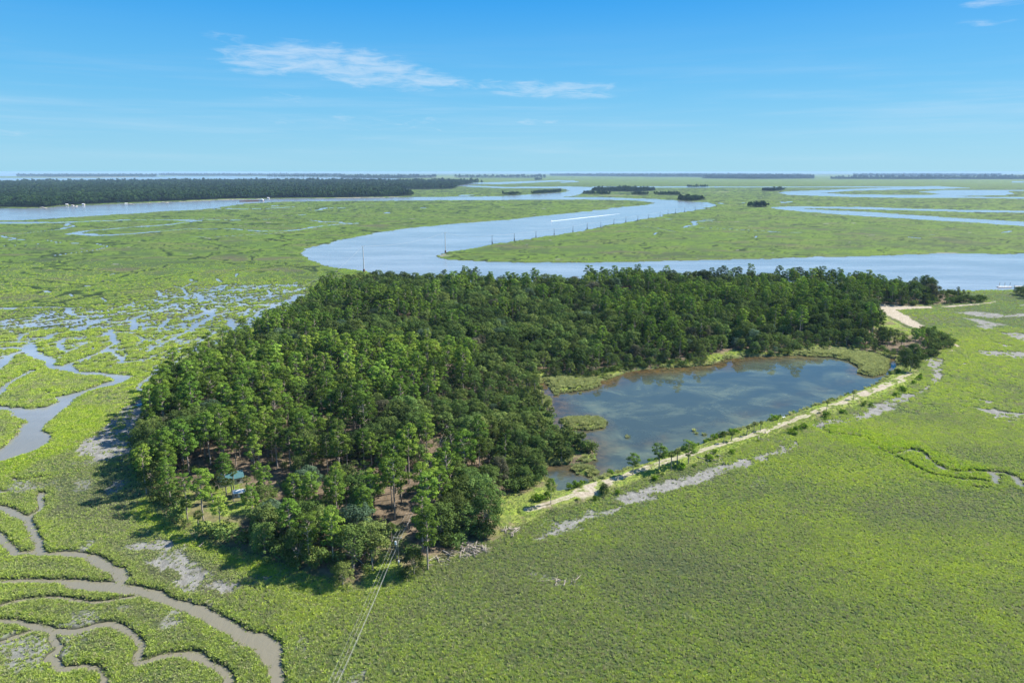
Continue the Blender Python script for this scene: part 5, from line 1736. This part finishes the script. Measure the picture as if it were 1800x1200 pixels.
me.from_pydata([tuple(map(float, v)) for v in vs], [], fs)
me.materials.append(M['foam'])
tag(link('boat_wake', me), 'long straight white wake behind the motor boat', 'wake', kind='stuff')

# barge pushed by a tug on the far river
x0, y0 = G(421, 354.6)
x1, y1 = G(456, 354.0)
c = ((x0 + x1) / 2, (y0 + y1) / 2)
L = math.hypot(x1 - x0, y1 - y0)
e = bpy.data.objects.new('barge', None)
C.collection.objects.link(e)
e.location = (*c, 0)
e.rotation_euler = (0, 0, math.atan2(y1 - y0, x1 - x0))
b = MB(); b.box((0, 0, 1.2), (L, 14, 4.4)); b.build('hull', M['rust'], e)
b = MB(); b.box((L * .1, 0, 4.6), (L * .7, 9, 2.4), 0, .9); b.build('cargo', M['drift'], e)
tag(e, 'long dark red barge on the wide river before the forest', 'barge')
e2 = bpy.data.objects.new('tug_boat', None)
C.collection.objects.link(e2)
e2.location = (x1 + 9, y1 + 2, 0)
e2.rotation_euler = (0, 0, math.pi)
b = MB(); hull(b, 17, 8, 2.4); b.build('hull', M['rust'], e2)
b = MB(); b.box((-1, 0, 5), (9, 6, 5.2), 0, .92); b.build('deckhouse', M['white'], e2)
b = MB(); b.box((.5, 0, 9), (4, 4, 2.8), 0, .9); b.build('wheelhouse', M['white'], e2)
tag(e2, 'white tug boat pushing the right end of the barge', 'tug boat')

# water-control box on the pond edge
x, y = G(1377, 741, POND_Z)
e = bpy.data.objects.new('sluice_gate', None)
C.collection.objects.link(e)
e.location = (x, y, POND_Z)
e.rotation_euler = (0, 0, .5)
b = MB()
for q in (-.7, .7):
    b.tube([(q, 0, -1), (q, 0, 2.2)], .1, 6)
b.build('post', M['pole'], e)
b = MB(); b.box((0, .05, .4), (1.3, .12, 1.8)); b.build('gate_board', M['dockwood'], e)
b = MB(); b.box((0, 0, 2.25), (1.8, .4, .12)); b.build('top_board', M['white'], e)
tag(e, 'small wooden sluice gate at the pond edge below the dike', 'sluice gate')

# driftwood: each bleached log its own
logs = []
for k in range(4):
    r = random.Random(900 + k)
    b = MB()
    Ln = 3.2 + k * .7
    b.tube([(-Ln / 2, 0, 0), (-Ln / 6, r.uniform(-.2, .2), r.uniform(0, .2)), (Ln / 6, r.uniform(-.25, .25), .1), (Ln / 2, r.uniform(-.4, .4), .15)], [.2, .16, .12, .04], 6)
    b.tube([(Ln / 8, 0, .1), (Ln / 3, .6, .35)], [.07, .02], 4)
    logs.append(b.mesh('log', M['drift'], True))
for (u0, v0, ru, rv, n_, lb, gp, zz) in ((832, 966, 26, 11, 60, 'bleached log, big driftwood heap at the near shore', 'logs of the driftwood heap', 1.3), (805, 978, 20, 6, 16, 'bleached log, left of the driftwood heap', 'logs beside the driftwood heap', .2),
                                         (898, 934, 14, 6, 18, 'bleached log, small pile by the dike path', 'logs of the small pile', .3), (775, 990, 22, 8, 12, 'bleached log lying by the lone pine', 'logs by the lone pine', .1), (1255, 808, 26, 9, 18, 'bleached log, outer slope of the dike', 'logs on the dike slope', .2),
                                         (1355, 773, 30, 8, 12, 'bleached log on the dike beyond the small palms', 'logs on the far dike slope', .1), (975, 1021, 20, 4, 7, 'bleached log lying in the open marsh', 'logs in the marsh', .05), (1010, 1020, 9, 3, 3, 'short bleached log lying in the open marsh', 'short logs in the marsh', .05),
                                         (345, 950, 30, 8, 7, 'bleached log on the shore below the cabin lawn', 'logs below the cabin lawn', .05)):
    for k in range(n_):
        a = rng.uniform(0, 6.28)
        r = math.sqrt(rng.random())
        x, y = G(u0 + ru * r * math.cos(a), v0 + rv * r * math.sin(a), .6)
        o = link('driftwood_log', logs[rng.integers(0, 4)], None, (x, y, float(ground_z(x, y)[0]) + .15 + zz * (1 - r) * rng.random()), (rng.normal() * .2, rng.normal() * .22, rng.uniform(-.6, 1.9)), (rng.uniform(.55, 1.0),) * 3)
        side_ = ['at the right end', 'at the back', 'at the left end', 'at the foot'][int(((a + .785) % 6.2832) // 1.5708)] if r > .45 else 'in the middle'
        if n_ >= 16:
            lb_, gp_ = lb.replace('bleached log', 'bleached log ' + side_ + ' of the spread') + '', gp + ', ' + side_
        else:
            lb_, gp_ = lb, gp
        tag(o, lb_, 'log', gp_)

# ------------------------------------------------------------------ haze: one closed box of even, thin air
b = MB()
b.box((0, 20500, (H + 1.5 - 3) / 2), (130000, 41400, H + 1.5 + 3))
hz = bpy.data.materials.new('haze')
hz.use_nodes = True
T = NT(hz.node_tree)
T.n.clear()
out = T.new('ShaderNodeOutputMaterial')
vol = T.new('ShaderNodeVolumePrincipled')
vol.inputs['Color'].default_value = (.48, .72, 1.0, 1)
vol.inputs['Density'].default_value = HAZE
vol.inputs['Anisotropy'].default_value = 0.0
T.link(vol.outputs[0], out.inputs['Volume'])
hz.cycles.homogeneous_volume = True
tag(b.build('haze', hz), 'thin blue haze over the far marsh', 'haze', kind='stuff')
